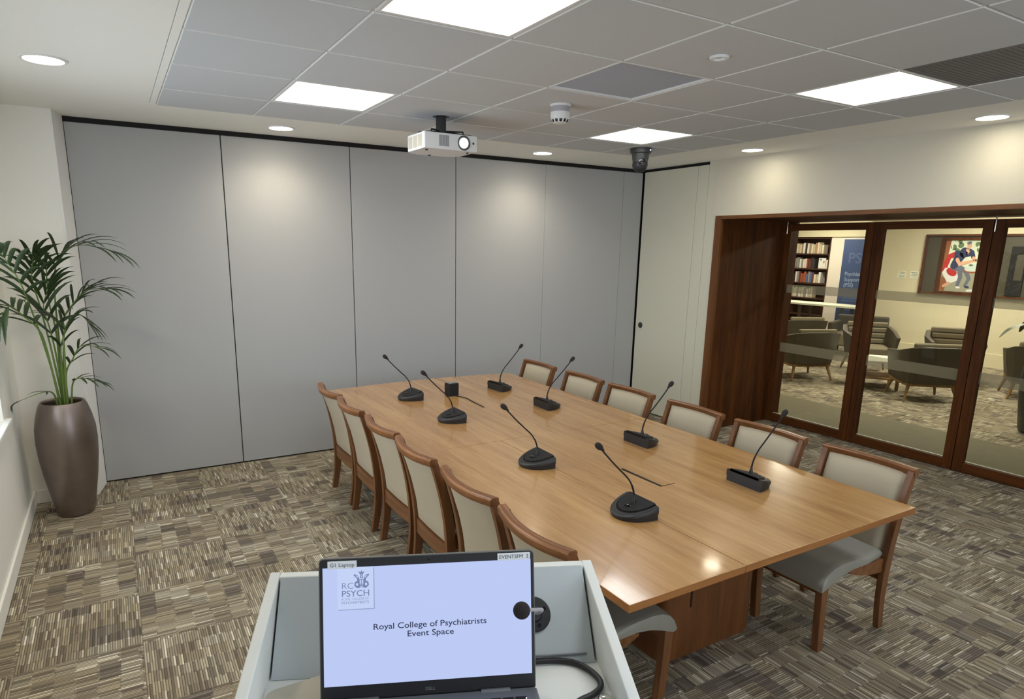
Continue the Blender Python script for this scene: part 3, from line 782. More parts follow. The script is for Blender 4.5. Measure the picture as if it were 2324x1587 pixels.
def frond(path, start, leaf, n, rs):
    rnd = random.Random(rs)
    bm = newbm(); P = smooth_path([Vector(p) - PC for p in path], 6)
    m = len(P); tube(bm, P, [0.0075 - 0.006 * k / (m - 1) for k in range(m)], 6, 0)
    for k in range(n):
        u = start + (1 - start) * (k / max(1, n - 1)) ** 0.9
        fi = u * (m - 1); i = min(m - 2, int(fi)); p = P[i].lerp(P[i + 1], fi - i)
        tg = (P[i + 1] - P[i]).normalized()
        side = tg.cross(Vector((0, 0, 1)))
        if side.length < 0.15: side = tg.cross(Vector((0.6, -0.8, 0)))
        side.normalize()
        upv = side.cross(tg).normalized()
        for s in (-1, 1):
            if k == n - 1 and s == 1: d = tg.copy()
            else: d = (tg * (0.75 + 0.45 * k / n) + side * s * (0.58 - 0.3 * k / n) + upv * rnd.uniform(0.0, 0.3)).normalized()
            ln = leaf * (0.62 + 0.5 * math.sin(PI * (0.25 + 0.7 * k / n))) * rnd.uniform(0.85, 1.1)
            wd = 0.0098 * (0.8 + leaf * 1.6) * rnd.uniform(0.85, 1.1)
            ax = d.cross(upv); 
            if ax.length < 0.1: ax = side.copy()
            ax.normalize()
            nseg = 6; q = p.copy(); dd = d.copy(); L = []; Rr = []; Cc = []
            for j in range(nseg + 1):
                tt = j / nseg; wv = wd * (math.sin(PI * min(1, 0.12 + tt * 0.88)) ** 0.7 if j < nseg else 0.02)
                L.append(q + ax * wv); Rr.append(q - ax * wv); Cc.append(q - upv * wv * 0.35)
                dd = (dd + Vector((0, 0, -1)) * (0.05 + 0.28 * tt) * rnd.uniform(0.8, 1.2)).normalized()
                q = q + dd * ln / nseg
                if q.x + PC.x < XL + 0.02: q.x = XL + 0.02 - PC.x
                if q.y + PC.y > 5.38 and q.x + PC.x < -0.24: q.y = 5.38 - PC.y
            v = [tuple(a) for a in L + Cc + Rr]; o1 = nseg + 1
            f = []
            for j in range(nseg):
                f.append((j, j + 1, o1 + j + 1, o1 + j)); f.append((o1 + j, o1 + j + 1, 2 * o1 + j + 1, 2 * o1 + j))
            _add(bm, v, f, 1)
    return bm
for k, (p, st, lf, n) in enumerate(FR): obj('frond', frond(p, st, lf, n, k + 3), ['stem', 'leaf'], t, 60)

# ------------------------------------------------------------------ ceiling equipment
# projector
t = thing('ceiling_projector', 'white projector hanging from the ceiling with its lens lit', 'projector', (2.0, 4.0, 2.47))
bm = newbm()
px = [(-0.19, 0.0), (0.20, 0.0), (0.20, 0.27), (0.13, 0.325), (-0.12, 0.325), (-0.19, 0.27)]
prism(bm, roundpoly([(a, b) for a, b in px], [0.012] * 6, 3), 0.0, 0.102, 0.006, 2)
body = obj('body', bm, 'projwhite', t, 40)
bm = newbm()
for k in range(3): box(bm, -0.1915, -0.189, 0.03 + k * 0.078, 0.096 + k * 0.078, 0.016, 0.09, 0.001, 1)
obj('side_grille', bm, 'beige', body)
bm = newbm()
for k in range(9): box(bm, -0.082 + k * 0.008, -0.078 + k * 0.008, -0.0015, 0.002, 0.02, 0.088)
obj('air_vent', bm, 'projvent', body)
MF = Matrix.Translation((0.098, 0.0, 0.051)) @ Matrix.Rotation(PI / 2, 4, 'X')
bm = newbm(); lathe(bm, [(0.045, -0.004), (0.047, 0.002), (0.045, 0.005), (0.040, 0.004), (0.032, -0.002)], 32, M=MF, caps=False); lr = obj('lens_ring', bm, 'greydark', t)
bm = newbm(); lathe(bm, [(0.034, -0.003), (0.031, 0.001), (0.024, 0.005), (0.014, 0.008), (0.0005, 0.009)], 28, M=MF, caps=False); obj('lens', bm, 'lens', t)
bm = newbm(); lathe(bm, [(0.0075, -0.001), (0.0075, 0.002), (0.0005, 0.0022)], 16, M=Matrix.Translation((0.168, 0.0, 0.053)) @ Matrix.Rotation(PI / 2, 4, 'X')); obj('infrared_sensor', bm, 'greydark', t)
for dx, dy in ((-0.02, 0.29), (0.15, 0.05), (-0.15, 0.05)):
    bm = newbm(); lathe(bm, [(0.009, 0.0), (0.008, -0.008), (0.0005, -0.009)], 12, (dx, dy, 0.0)); obj('foot', bm, 'black', t)
bm = newbm()
box(bm, -0.02, 0.03, 0.125, 0.185, 0.112, 0.235, 0.004, 1)
for a in (0.06, 2.4, 4.0, 5.5):
    c, s = math.cos(a), math.sin(a)
    tube(bm, [(0.005, 0.155, 0.135), (0.005 + 0.17 * c, 0.155 + 0.12 * s, 0.13), (0.005 + 0.175 * c, 0.155 + 0.125 * s, 0.103)], 0.006, 8)
lathe(bm, [(0.055, 0.226), (0.06, 0.234), (0.0005, 0.2345)], 24, (0.005, 0.155, 0))
box(bm, -0.16, 0.17, 0.03, 0.29, 0.1025, 0.110, 0.003, 1)
obj('ceiling_mount', bm, 'black', t)

# smoke detector
t = thing('smoke_detector', 'white domed smoke detector under the ceiling right of the projector', 'smoke detector', (2.443, 3.409, CE))
bm = newbm(); lathe(bm, [(0.0005, 0.004), (0.062, 0.004), (0.063, -0.010), (0.058, -0.018), (0.0005, -0.018)], 32); obj('base', bm, 'projwhite', t, 30)
bm = newbm(); lathe(bm, [(0.054, -0.018), (0.055, -0.052), (0.0005, -0.052)], 32); obj('collar', bm, 'greystem', t, 30)
bm = newbm(); lathe(bm, [(0.057, -0.05), (0.057, -0.078), (0.053, -0.095), (0.042, -0.110), (0.036, -0.112), (0.0005, -0.112)], 32); hd = obj('sensor_head', bm, 'projwhite', t, 40)
bm = newbm()
for k in range(12):
    a = 2 * PI * k / 12; M = Matrix.Rotation(a, 4, 'Z')
    _add(bm, [(0.0545, -0.0085, -0.092), (0.0545, 0.0085, -0.092), (0.0445, 0.007, -0.1085), (0.0445, -0.007, -0.1085)], [(0, 1, 2, 3)], 0, M)
obj('sensor_slots', bm, 'darkgap', hd)

# sprinkler disc, flush speakers
bm = newbm(); lathe(bm, [(0.040, 0.003), (0.043, -0.010), (0.039, -0.017), (0.027, -0.017), (0.022, -0.004), (0.0005, -0.004)], 28)
tag(obj('sprinkler_cover', bm, ['projwhite'], loc=(2.441, 2.209, CE)), 'small round white sprinkler cover in a ceiling tile', 'sprinkler')
spk = None
for (x, y, lab) in ((3.05, 4.55, 'flush round speaker in the ceiling right of the projector'), (1.82, 4.56, 'flush round speaker in the ceiling just left of the projector')):
    bm = newbm(); lathe(bm, [(0.10, 0.002), (0.10, -0.003), (0.094, -0.004), (0.09, -0.002), (0.0005, -0.0025)], 36)
    tag(obj('ceiling_speaker', bm, 'tile', loc=(x, y, CE - 0.001)), lab, 'speaker', 'flush speakers in the ceiling')

# camera dome
t = thing('dome_camera', 'black dome camera hanging in the far corner of the ceiling', 'camera', (4.05, 4.445, CE))
bm = newbm(); lathe(bm, [(0.0005, 0.0), (0.088, 0.0), (0.092, -0.012), (0.088, -0.045), (0.078, -0.05), (0.0005, -0.05)], 32); bs = obj('base', bm, 'greydark', t, 40)
bm = newbm(); lathe(bm, [(0.074, -0.045), (0.07, -0.09), (0.062, -0.12), (0.0005, -0.12)], 28); obj('yoke', bm, 'greydark', t, 40)
bm = newbm(); ball(bm, (0, 0, -0.14), 0.066, n=24); obj('camera_head', bm, 'black', t)
bm = newbm(); MF = Matrix.Translation((-0.03, -0.052, -0.125)) @ Matrix.Rotation(PI / 2, 4, 'X') @ Matrix.Rotation(-0.5, 4, 'Y')
lathe(bm, [(0.028, -0.01), (0.028, 0.012), (0.022, 0.014), (0.0005, 0.012)], 20, M=MF); obj('lens', bm, 'blackgloss', t)
bm = newbm(); ball(bm, (0.03, -0.085, -0.025), 0.007, n=10); obj('indicator_lamp', bm, 'led', t)

# ------------------------------------------------------------------ lectern
YAW = -0.413
LO = (0.3905, 0.827, 0)
t = thing('lectern', 'pale grey open topped lectern holding the laptop', 'lectern', LO, YAW)
HW, HO = 0.2635, 0.2815
def rim_z(y): return 1.308 - 0.246 * (0.13 - y)
yb_, yf_ = 0.131, -0.42
for s, in ((-1,), (1,)):
    bm = newbm()
    a, b = (s * HW, s * HO) if s > 0 else (s * HO, s * HW)
    v = []
    for x in (a, b):
        v += [(x, yf_, 0.05), (x, yb_, 0.05), (x, yb_, rim_z(yb_)), (x, yf_, rim_z(yf_))]
    tmp = newbm(); _add(tmp, v, [(0, 1, 2, 3), (7, 6, 5, 4), (0, 4, 5, 1), (1, 5, 6, 2), (2, 6, 7, 3), (3, 7, 4, 0)])
    bmesh.ops.bevel(tmp, geom=list(tmp.edges), offset=0.0025, segments=2, affect='EDGES', profile=0.5)
    _merge(bm, tmp, 0, None); obj('side_panel', bm, 'lectern', t)
bm = newbm(); box(bm, -HW, HW, 0.1125, yb_ - 0.0005, 0.05, 1.3075, 0.002, 2); obj('front_panel', bm, 'lectern', t)
bm = newbm(); box(bm, -HW, HW, yf_ + 0.02, 0.11, 1.168, 1.19); obj('shelf', bm, 'lectern', t)
bm = newbm(); box(bm, -HW, HW, yf_, yf_ + 0.02, 0.05, 1.205, 0.002, 1); obj('rear_panel', bm, 'lectern', t)
bm = newbm(); box(bm, -0.2615, 0.2615, -0.40, 0.11, 0.0, 0.05); obj('plinth', bm, 'greydark', t)
ang = math.atan2(0.118, 0.111); Ls = math.hypot(0.118, 0.111)
MP = Matrix.Translation((0, 0.0, 1.1905)) @ Matrix.Rotation(ang, 4, 'X')       # x along, y up the slope, z out of the slope
bm = newbm(); box(bm, -HW + 0.0035, HW - 0.0035, 0.001, Ls - 0.001, -0.006, 0.0, 0.0008, 1, M=MP); sp_ = obj('sloping_panel', bm, 'lecpanel', t)
bm = newbm(); box(bm, 0.15, 0.247, 0.0135, 0.0165, 0.0, 0.004, 0.0006, 1, M=MP); obj('pen_ledge', bm, 'projvent', t)

# lectern microphone: flange on the slope, grey stem, foam ball
t2 = thing('lectern_microphone', 'round foam ball microphone on a black flange behind the laptop edge', 'microphone', LO, YAW)
fy = math.hypot(0.0556, 0.0591)
MFl = MP @ Matrix.Translation((0.164, fy, 0.0))
bm = newbm(); lathe(bm, [(0.0005, 0.0006), (0.0292, 0.0006), (0.0295, 0.003), (0.027, 0.0055), (0.014, 0.006), (0.012, 0.011), (0.009, 0.013), (0.0005, 0.013)], 36, M=MFl); fl = obj('flange', bm, 'black', t2, 30)
bm = newbm()
for a in (0.4, 1.97, 3.54, 5.11): lathe(bm, [(0.003, 0.005), (0.003, 0.0066), (0.0005, 0.0068)], 10, (0.0205 * math.cos(a), 0.0205 * math.sin(a), 0), M=MFl)
obj('flange_screw', bm, 'blackgloss', fl)
p0 = MFl @ Vector((0, 0, 0.011)); BALL = Vector((0.1151, -0.1093, 1.3606)); ELB = Vector((0.1549, -0.0544, 1.3265))
pts = smooth_path([p0, p0.lerp(ELB, 0.45) + Vector((0.002, 0.0, -0.002)), ELB, BALL.lerp(ELB, 0.2)], 7)
bm = newbm(); tube(bm, pts, 0.0027, 10); obj('stem', bm, 'greystem', t2)
bm = newbm(); ball(bm, BALL, 0.0122, n=22); obj('foam_ball', bm, 'foam', t2)

# ------------------------------------------------------------------ laptop
LPY = -0.3951
lp = thing('laptop', 'open grey laptop showing a title slide on the lectern', 'laptop', (0.3529, 0.7728, 1.1908), LPY)
TIL = 0.2237
ML = Matrix.Translation((0, -0.0055, 0.0118)) @ Matrix.Rotation(PI / 2 - TIL, 4, 'X')     # lid plane: x right, y up, z towards the viewer
SB = 0.0231                                                                               # screen bottom above hinge line
SWd, SHt = 0.3094, 0.1741
bm = newbm()
poly = roundpoly([(-0.1605, 0.0), (0.1605, 0.0), (0.1605, 0.2105), (-0.1605, 0.2105)], [0.002, 0.002, 0.007, 0.007], 5)
prism(bm, poly, -0.007, -0.0012, 0.0012, 2, M=ML); lid = obj('lid', bm, 'lidrim', lp, 40)
bm = newbm()
poly = roundpoly([(-0.159, 0.001), (0.159, 0.001), (0.159, 0.209), (-0.159, 0.209)], [0.002, 0.002, 0.006, 0.006], 5)
prism(bm, poly, -0.0018, 0.0, 0.0004, 1, M=ML)
lathe(bm, [(0.0016, 0.0), (0.0016, 0.0003), (0.0002, 0.0003)], 10, (0.0, 0.2035, 0), mi=1, M=ML)
put_text(bm, 'DELL', 0.0066, ML @ Matrix.Translation((0.0, 0.0085, 0.0003)), 2, 'CENTER', 0.0002)
obj('bezel', bm, ['bezel', 'blackgloss', 'alu'], lid)
# the slide on the screen
bm = newbm()
def S(x, y, z): return ML @ Matrix.Translation((-SWd / 2 + x * SWd, SB + y * SHt, z))
def rect(x0, x1, y0, y1, z, mi):
    q = [(-SWd / 2 + x * SWd, SB + y * SHt, z) for x, y in ((x0, y0), (x1, y0), (x1, y1), (x0, y1))]
    _add(bm, q, [(0, 1, 2, 3)], mi, ML)
rect(0, 1, 0, 1, 0.0006, 0)
# corner card with logo: a card with a drop shadow
rect(0.072, 0.241, 0.639, 0.646, 0.0008, 2); rect(0.237, 0.241, 0.646, 0.99, 0.0008, 2)
rect(0.068, 0.237, 0.646, 1.0, 0.0009, 3)
put_text(bm, 'RC', 0.0128, S(0.086, 0.820, 0.0012), 4, 'LEFT', -0.0001, width=0.0162)
put_text(bm, 'PSYCH', 0.0128, S(0.086, 0.754, 0.0012), 4, 'LEFT', 0.0001, width=0.0394)
put_text(bm, 'ROYAL COLLEGE OF', 0.0052, S(0.086, 0.722, 0.0012), 2, 'LEFT', 0.0, width=0.0394)
put_text(bm, 'PSYCHIATRISTS', 0.0054, S(0.086, 0.691, 0.0012), 4, 'LEFT', 0.0, width=0.0394)
# crest: shield, supporters and plume
def cre(pts, mi, z=0.0012):
    c0 = (0.181, 0.896)
    _add(bm, [(-SWd / 2 + (c0[0] + x * 0.036) * SWd, SB + (c0[1] + y * 0.072) * SHt, z) for x, y in pts], [tuple(range(len(pts)))], mi, ML)
for s in (-1, 1):
    cre([(s * 0.10, -0.95), (s * 0.55, -1.05), (s * 0.95, -0.75), (s * 0.90, -0.35), (s * 0.55, -0.15), (s * 0.60, 0.10), (s * 0.98, 0.45), (s * 1.0, 0.62), (s * 0.55, 0.50), (s * 0.30, 0.15), (s * 0.30, -0.25)], 4)
    cre([(s * 0.45, -0.75), (s * 0.75, -0.70), (s * 0.70, -0.42), (s * 0.45, -0.45)], 3, 0.00135)
    cre([(s * 0.45, 0.12), (s * 0.80, 0.48), (s * 0.50, 0.38)], 3, 0.00135)
cre([(-0.30, 0.05), (-0.34, -0.45), (0.0, -0.92), (0.34, -0.45), (0.30, 0.05)], 2, 0.0014)
cre([(-0.18, -0.08), (-0.20, -0.42), (0.0, -0.72), (0.20, -0.42), (0.18, -0.08)], 3, 0.0015)
cre([(-0.04, 0.0), (-0.04, -0.75), (0.04, -0.75), (0.04, 0.0)], 4, 0.0016)
cre([(-0.20, 0.12), (-0.14, 0.5), (-0.42, 0.95), (-0.10, 0.82), (0.0, 1.1), (0.10, 0.82), (0.42, 0.95), (0.14, 0.5), (0.20, 0.12)], 4)
cre([(-0.05, 0.2), (0.0, 0.75), (0.05, 0.2)], 3, 0.00135)
put_text(bm, 'Royal College of Psychiatrists', 0.0124, S(0.505, 0.462, 0.0012), 1, 'CENTER', 0.00012, width=0.1680)
put_text(bm, 'Event Space', 0.0124, S(0.505, 0.388, 0.0012), 1, 'CENTER', 0.00012, width=0.0688)
obj('screen', bm, ['screen', 'slide_ink', 'slide_shadow', 'slide_card', 'slide_grey'], lid)
for (xa, xb, ya, yb, txt, tw) in ((-0.1475, -0.1055, 0.1955, 0.2070, 'G1 Laptop', 0.0350), (0.1040, 0.1540, 0.1965, 0.2075, 'EVENTSFM  2', 0.0445)):
    bm = newbm(); box(bm, xa, xb, ya, yb, 0.0003, 0.0010, 0.0002, 1, M=ML)
    put_text(bm, txt, 0.0080, ML @ Matrix.Translation(((xa + xb) / 2, (ya + yb) / 2 - 0.0027, 0.0013)), 1, 'CENTER', 0.0, width=tw)
    obj('name_label', bm, ['sticker', 'ink'], lid)
# base with keyboard
bm = newbm(); prism(bm, roundpoly([(-0.1605, -0.2225), (0.1605, -0.2225), (0.1605, -0.008), (-0.1605, -0.008)], [0.01, 0.01, 0.003, 0.003], 5), 0.0, 0.0148, 0.0015, 2)
db = obj('deck', bm, 'alu', lp, 40)
bm = newbm()
for r in range(6):
    n = 14 if r else 15; w = 0.285 / n
    for k in range(n):
        if r == 5 and 4 <= k <= 8 and k != 4: continue
        x = -0.1425 + k * w; y = -0.030 - r * 0.0185 - (0.0 if r else -0.003)
        xe = x + w * (5 if (r == 5 and k == 4) else 1)
        box(bm, x + 0.0012, xe - 0.0012, y - (0.016 if r else 0.011), y, 0.0148, 0.0162, 0.0006, 1)
obj('keyboard', bm, 'blackmat', db)
bm = newbm(); ball(bm, (0.1405, -0.0325, 0.0162), 0.0010, n=8); obj('power_light', bm, 'indicator', db)
for x in (-0.098, 0.098):
    bm = newbm(); tube(bm, [(x - 0.022, -0.0085, 0.0112), (x + 0.022, -0.0085, 0.0112)], 0.0062, 14); obj('hinge', bm, 'alu', lp)

# things lying in the lectern
bm = newbm()
prism(bm, roundpoly([(-0.258, -0.10), (-0.19, -0.12), (-0.165, -0.004), (-0.183, 0.0005), (-0.2575, -0.032)], [0.004, 0.004, 0.004, 0.004, 0.01], 5), 1.1905, 1.1965, 0.001, 1)
tag(obj('folder', bm, 'beige', loc=LO, rotz=YAW), 'flat beige folder lying in the lectern left of the laptop', 'folder')
bm = newbm()
tube(bm, smooth_path([(0.140, 0.000, 1.1955), (0.161, 0.0045, 1.1955), (0.193, 0.0045, 1.1955), (0.2211, -0.002, 1.1955), (0.242, -0.022, 1.1955), (0.2525, -0.048, 1.1955), (0.2490, -0.067, 1.1955), (0.2332, -0.0815, 1.1955), (0.208, -0.095, 1.1955), (0.19, -0.12, 1.1955)], 6), 0.0048, 10)
tag(obj('laptop_cable', bm, 'black', loc=LO, rotz=YAW), 'thick dark cable looping in the lectern right of the laptop', 'cable')
t3 = thing('cable_plug', 'small chrome plug at the bottom right inside the lectern', 'plug', LO, YAW)
bm = newbm(); lathe(bm, [(0.0005, 0.0), (0.011, 0.0), (0.012, 0.004), (0.011, 0.011), (0.008, 0.014), (0.0005, 0.0145)], 24, (0.2475, -0.099, 1.1905)); obj('cap', bm, 'chrome', t3)
bm = newbm(); tube(bm, smooth_path([(0.240, -0.103, 1.193), (0.2475, -0.086, 1.193), (0.2585, -0.093, 1.193), (0.2595, -0.115, 1.193), (0.255, -0.16, 1.193)], 5), 0.0022, 8); obj('lead', bm, 'blackmat', t3)

# ------------------------------------------------------------------ lounge beyond the doors
LX, LXA = 12.5, 13.9
bm = newbm(); box(bm, LX, LX + 0.2, YF - 0.2, 7.28, 0, CE); box(bm, LX + 0.2, LXA + 0.6, 7.1, 7.28, 0, CE)
struct('wall_lounge', bm, 'loungewall', 'cream lounge wall seen through the glass')
bm = newbm(); box(bm, LX - 0.014, LX, YF, 7.28, 0, 0.23, 0.003, 1); struct('baseboard_lounge', bm, 'loungewall', 'cream skirting of the lounge wall')
bm = newbm()
box(bm, LXA, LXA + 0.5, 7.28, 8.94, 0, 2.165, mi=1); box(bm, LXA, LXA + 0.5, 9.87, 11.2, 0, 2.165, mi=1); box(bm, LXA - 0.05, LXA + 0.5, 7.28, 11.2, 2.165, CE)
box(bm, LXA + 0.34, LXA + 0.5, 8.94, 9.87, 0, 2.165)
struct('wall_alcove', bm, ['loungewall', 'paleplaster'], 'pale far wall around the bookcase')
bm = newbm(); box(bm, 6.42, 14.6, YF - 0.2, 11.2, CE, CE + 0.05); struct('ceiling_lounge', bm, 'plaster', 'lounge ceiling')
bm = newbm(); box(bm, 6.42, 14.6, YF - 0.4, YF - 0.2, 0, CE); box(bm, 6.3, 14.6, 11.2, 11.3, 0, CE); box(bm, 6.3, 6.42, YB + 0.16, 11.2, 0, CE)
struct('wall_side', bm, 'loungewall', 'lounge side walls out of view')
bm = newbm(); box(bm, 6.45, 7.5, 0.3, 5.6, 0.0005, 0.006, 0.002, 1)
tag(obj('entrance_mat', bm, 'mat'), 'plain olive mat on the floor just beyond the glass doors', 'mat')

# bookcase
t = thing('bookcase', 'dark wooden bookcase full of books in the far lounge wall', 'bookcase', (LXA, 8.95, 0))
bw, bd = 0.91, 0.30
bm = newbm(); box(bm, 0.01, bd, 0, 0.025, 0, 2.15); box(bm, 0.01, bd, bw - 0.025, bw, 0, 2.15); box(bm, bd - 0.01, bd, 0.025, bw - 0.025, 0, 2.15); box(bm, 0.0, bd, 0, bw, 2.125, 2.155)
obj('carcass', bm, 'bookwood', t)
SZ = [0.42, 0.80, 1.14, 1.465, 1.795]
for z in SZ:
    bm = newbm(); box(bm, 0.0, bd - 0.011, 0.026, bw - 0.026, z - 0.028, z, 0.002, 1); obj('shelf', bm, 'bookwood', t)
bcols = {'cream': (226, 212, 190), 'grey': (150, 146, 146), 'white': (232, 228, 226), 'tan': (176, 140, 108), 'brick red': (150, 74, 56), 'maroon': (110, 56, 58), 'blue': (86, 104, 150), 'charcoal': (52, 48, 52), 'orange': (176, 92, 52), 'stone': (196, 186, 166)}
bmats = {k: pmat('book_' + k.replace(' ', '_'), v, 0.7, var=0.05) for k, v in bcols.items()}
pal = {4: ['cream', 'stone', 'cream', 'tan', 'white', 'charcoal', 'white', 'tan', 'cream', 'stone', 'tan', 'cream', 'stone', 'cream'],
       3: ['grey', 'grey', 'white', 'grey', 'white', 'cream', 'brick red', 'maroon', 'charcoal', 'charcoal'],
       2: ['charcoal', 'white', 'grey', 'maroon', 'orange', 'brick red', 'orange', 'blue', 'grey', 'blue', 'maroon', 'cream', 'stone', 'white'],
       1: ['stone', 'white', 'cream', 'grey', 'white', 'stone', 'cream', 'grey', 'white', 'stone', 'cream']}
onum = ['first', 'second', 'third', 'fourth', 'fifth', 'sixth', 'seventh', 'eighth', 'ninth', 'tenth', 'eleventh', 'twelfth', 'thirteenth', 'fourteenth']
snam = {4: 'top shelf', 3: 'second shelf down', 2: 'third shelf down', 1: 'fourth shelf down'}
rnd = random.Random(11)
for s in (4, 3, 2, 1):
    y = 8.95 + bw - 0.05           # picture left is larger y
    for k, cname in enumerate(pal[s]):
        wd = rnd.uniform(0.032, 0.055); hh = rnd.uniform(0.19, 0.25); dp = rnd.uniform(0.15, 0.19)
        bm = newbm(); box(bm, 0, dp, -wd / 2 + 0.0015, wd / 2 - 0.0015, 0, hh, 0.003, 1)
        o = obj('book', bm, bmats[cname], loc=(LXA + 0.03 + rnd.uniform(0, 0.02), y - wd / 2, SZ[s]))
        tag(o, '%s book, %s from the left on the %s of the lounge bookcase' % (cname, onum[k], snam[s]), 'book', 'books in the lounge bookcase')
        y -= wd + rnd.choice([0.002, 0.002, 0.004, 0.012])
t = thing('display_book', 'white booklet facing outward on the second shelf of the lounge bookcase', 'book', (LXA + 0.05, 9.14, SZ[3] + 0.001), 0, 'books in the lounge bookcase')
bm = newbm(); box(bm, 0, 0.018, -0.085, 0.085, 0, 0.235, 0.003, 1); obj('cover', bm, bmats['white'], t)
bm = newbm(); box(bm, -0.001, 0.0005, 0.01, 0.055, 0.18, 0.215); box(bm, -0.001, 0.0005, -0.06, -0.03, 0.12, 0.17); obj('cover_print', bm, 'projvent', t)
bm = newbm(); box(bm, 0, 0.15, -0.02, 0.02, 0, 0.2, 0.003, 1)
tag(obj('book', bm, bmats['cream'], loc=(LXA + 0.04, 9.02, SZ[3])), 'cream book at the right end of the second shelf in the lounge bookcase', 'book', 'books in the lounge bookcase')

# banner
t = thing('roll_up_banner', 'tall navy roll up banner beside the lounge bookcase', 'banner', (13.45, 7.92, 0))
bm = newbm(); box(bm, -0.03, 0.0, -0.425, 0.425, 0.08, 2.10); cl = None
MB_ = Matrix.Translation((-0.0315, 0, 0)) @ Matrix(((0, 0, -1, 0), (-1, 0, 0, 0), (0, 1, 0, 0), (0, 0, 0, 1)))   # x to picture right, y up
put_text(bm, 'PSS', 0.30, MB_ @ Matrix.Translation((-0.30, 1.62, 0)), 2, 'LEFT', 0.004)
for k, tx in enumerate(["Psychiatrists'", 'Support Service', '(PSS)']): put_text(bm, tx, 0.105, MB_ @ Matrix.Translation((-0.33, 1.36 - 0.115 * k, 0)), 1, 'LEFT', 0.003)
for k in range(7): 
    _add(bm, [(-0.33, 1.0 - 0.06 * k, 0), (0.18 + 0.05 * ((k * 7) % 3), 1.0 - 0.06 * k, 0), (0.18 + 0.05 * ((k * 7) % 3), 1.022 - 0.06 * k, 0), (-0.33, 1.022 - 0.06 * k, 0)], [(0, 1, 2, 3)], 2, MB_)
_add(bm, [(-0.30 + 0.17 * (1 + math.cos(2 * PI * k / 24)), 0.42 + 0.13 * math.sin(2 * PI * k / 24), 0) for k in range(24)], [tuple(range(24))], 1, MB_)
obj('banner_sheet', bm, ['banner', 'banner_ink', 'banner_dim'], t)
bm = newbm(); box(bm, -0.06, 0.06, -0.44, 0.44, 0, 0.08, 0.01, 2); obj('cassette', bm, 'greystem', t)
bm = newbm(); box(bm, -0.035, 0.005, -0.43, 0.43, 2.10, 2.125, 0.004, 1); obj('top_bar', bm, 'greystem', t)

# side table in front of the bookcase
t = thing('bench_table', 'long white topped table in front of the lounge bookcase', 'table', (12.95, 8.7, 0), 0.08)
bm = newbm(); box(bm, -0.28, 0.28, -1.15, 1.25, 0.735, 0.775, 0.004, 1); obj('tabletop', bm, 'coffee', t)
for y in (-0.85, 0.05, 0.95):
    for x in (-0.2, 0.2):
        bm = newbm(); box(bm, x - 0.02, x + 0.02, y - 0.03, y + 0.03, 0, 0.735, 0.003, 1); obj('leg', bm, 'armcloth', t)

# dark framed board with a photograph, two notices on the wall
t = thing('picture_frame', 'dark framed wall board holding a photograph of a seated person', 'picture', (LX, 5.35, 1.64))
ya, yb2, za, zb = -1.2, 0.92, -0.5, 0.525
bm = newbm()
for q in ((ya, yb2, za, za + 0.035), (ya, yb2, zb - 0.035, zb), (ya, ya + 0.035, za, zb), (yb2 - 0.035, yb2, za, zb)): box(bm, -0.05, 0.0, q[0], q[1], q[2], q[3], 0.003, 1)
obj('frame', bm, 'darkwoodH', t)
bm = newbm(); box(bm, -0.012, -0.001, ya + 0.03, yb2 - 0.03, za + 0.03, zb - 0.03); obj('backing_board', bm, 'pinboard', t)
pcs = {'sky': (206, 214, 196), 'leaf': (92, 116, 84), 'shirt': (44, 52, 86), 'skin': (206, 160, 136), 'jean': (96, 102, 122), 'red': (176, 42, 42), 'white': (214, 216, 216), 'wood': (140, 84, 50), 'floor': (150, 150, 132), 'pale': (190, 204, 200)}
pm = {k: pmat('print_' + k, v, 0.5, var=0.04) for k, v in pcs.items()}; pk = list(pcs)
bm = newbm()
MPp = Matrix.Translation((-0.0135, 0.60, -0.43)) @ Matrix(((0, 0, -1, 0), (-1, 0, 0, 0), (0, 1, 0, 0), (0, 0, 0, 1)))      # x to the right, y up, print is 0.62 wide 0.86 high
def pq(pts, c, z): _add(bm, [(x * 0.66, y * 0.86, z) for x, y in pts], [tuple(range(len(pts)))], pk.index(c), MPp)
def pe(cx, cy, rx, ry, c, z, tilt=0.0):
    ct, st = math.cos(tilt), math.sin(tilt)
    pq([(cx + rx * math.cos(2 * PI * k / 20) * ct - ry * math.sin(2 * PI * k / 20) * st, cy + rx * math.cos(2 * PI * k / 20) * st + ry * math.sin(2 * PI * k / 20) * ct) for k in range(20)], c, z)
def limb(pts, w, c, z):
    L = []; Q = []
    P = [Vector((x, y)) for x, y in pts]
    for i, p in enumerate(P):
        d = (P[min(i + 1, len(P) - 1)] - P[max(i - 1, 0)]).normalized(); nn = Vector((-d.y, d.x)) * (w[i] if isinstance(w, (list, tuple)) else w)
        L.append(tuple(p + nn)); Q.append(tuple(p - nn))
    for i in range(len(P) - 1): pq([L[i], Q[i], Q[i + 1], L[i + 1]], c, z)
    for i, p in enumerate(P): pe(p.x, p.y, w[i] if isinstance(w, (list, tuple)) else w, w[i] if isinstance(w, (list, tuple)) else w, c, z + 0.00002)
pq([(0, 0), (1, 0), (1, 1), (0, 1)], 'sky', 0.0)
pq([(0, 0), (1, 0), (1, 0.36), (0, 0.40)], 'floor', 0.0004)
for cx, cy, r in ((0.20, 0.86, 0.07), (0.28, 0.78, 0.08), (0.36, 0.90, 0.07), (0.24, 0.70, 0.07), (0.74, 0.92, 0.06), (0.80, 0.82, 0.07), (0.33, 0.97, 0.05)): pe(cx, cy, r, r * 0.8, 'leaf', 0.0005)
for cx, cy, r in ((0.28, 0.93, 0.03), (0.22, 0.78, 0.025), (0.77, 0.87, 0.03)): pe(cx, cy, r, r, 'sky', 0.00055)
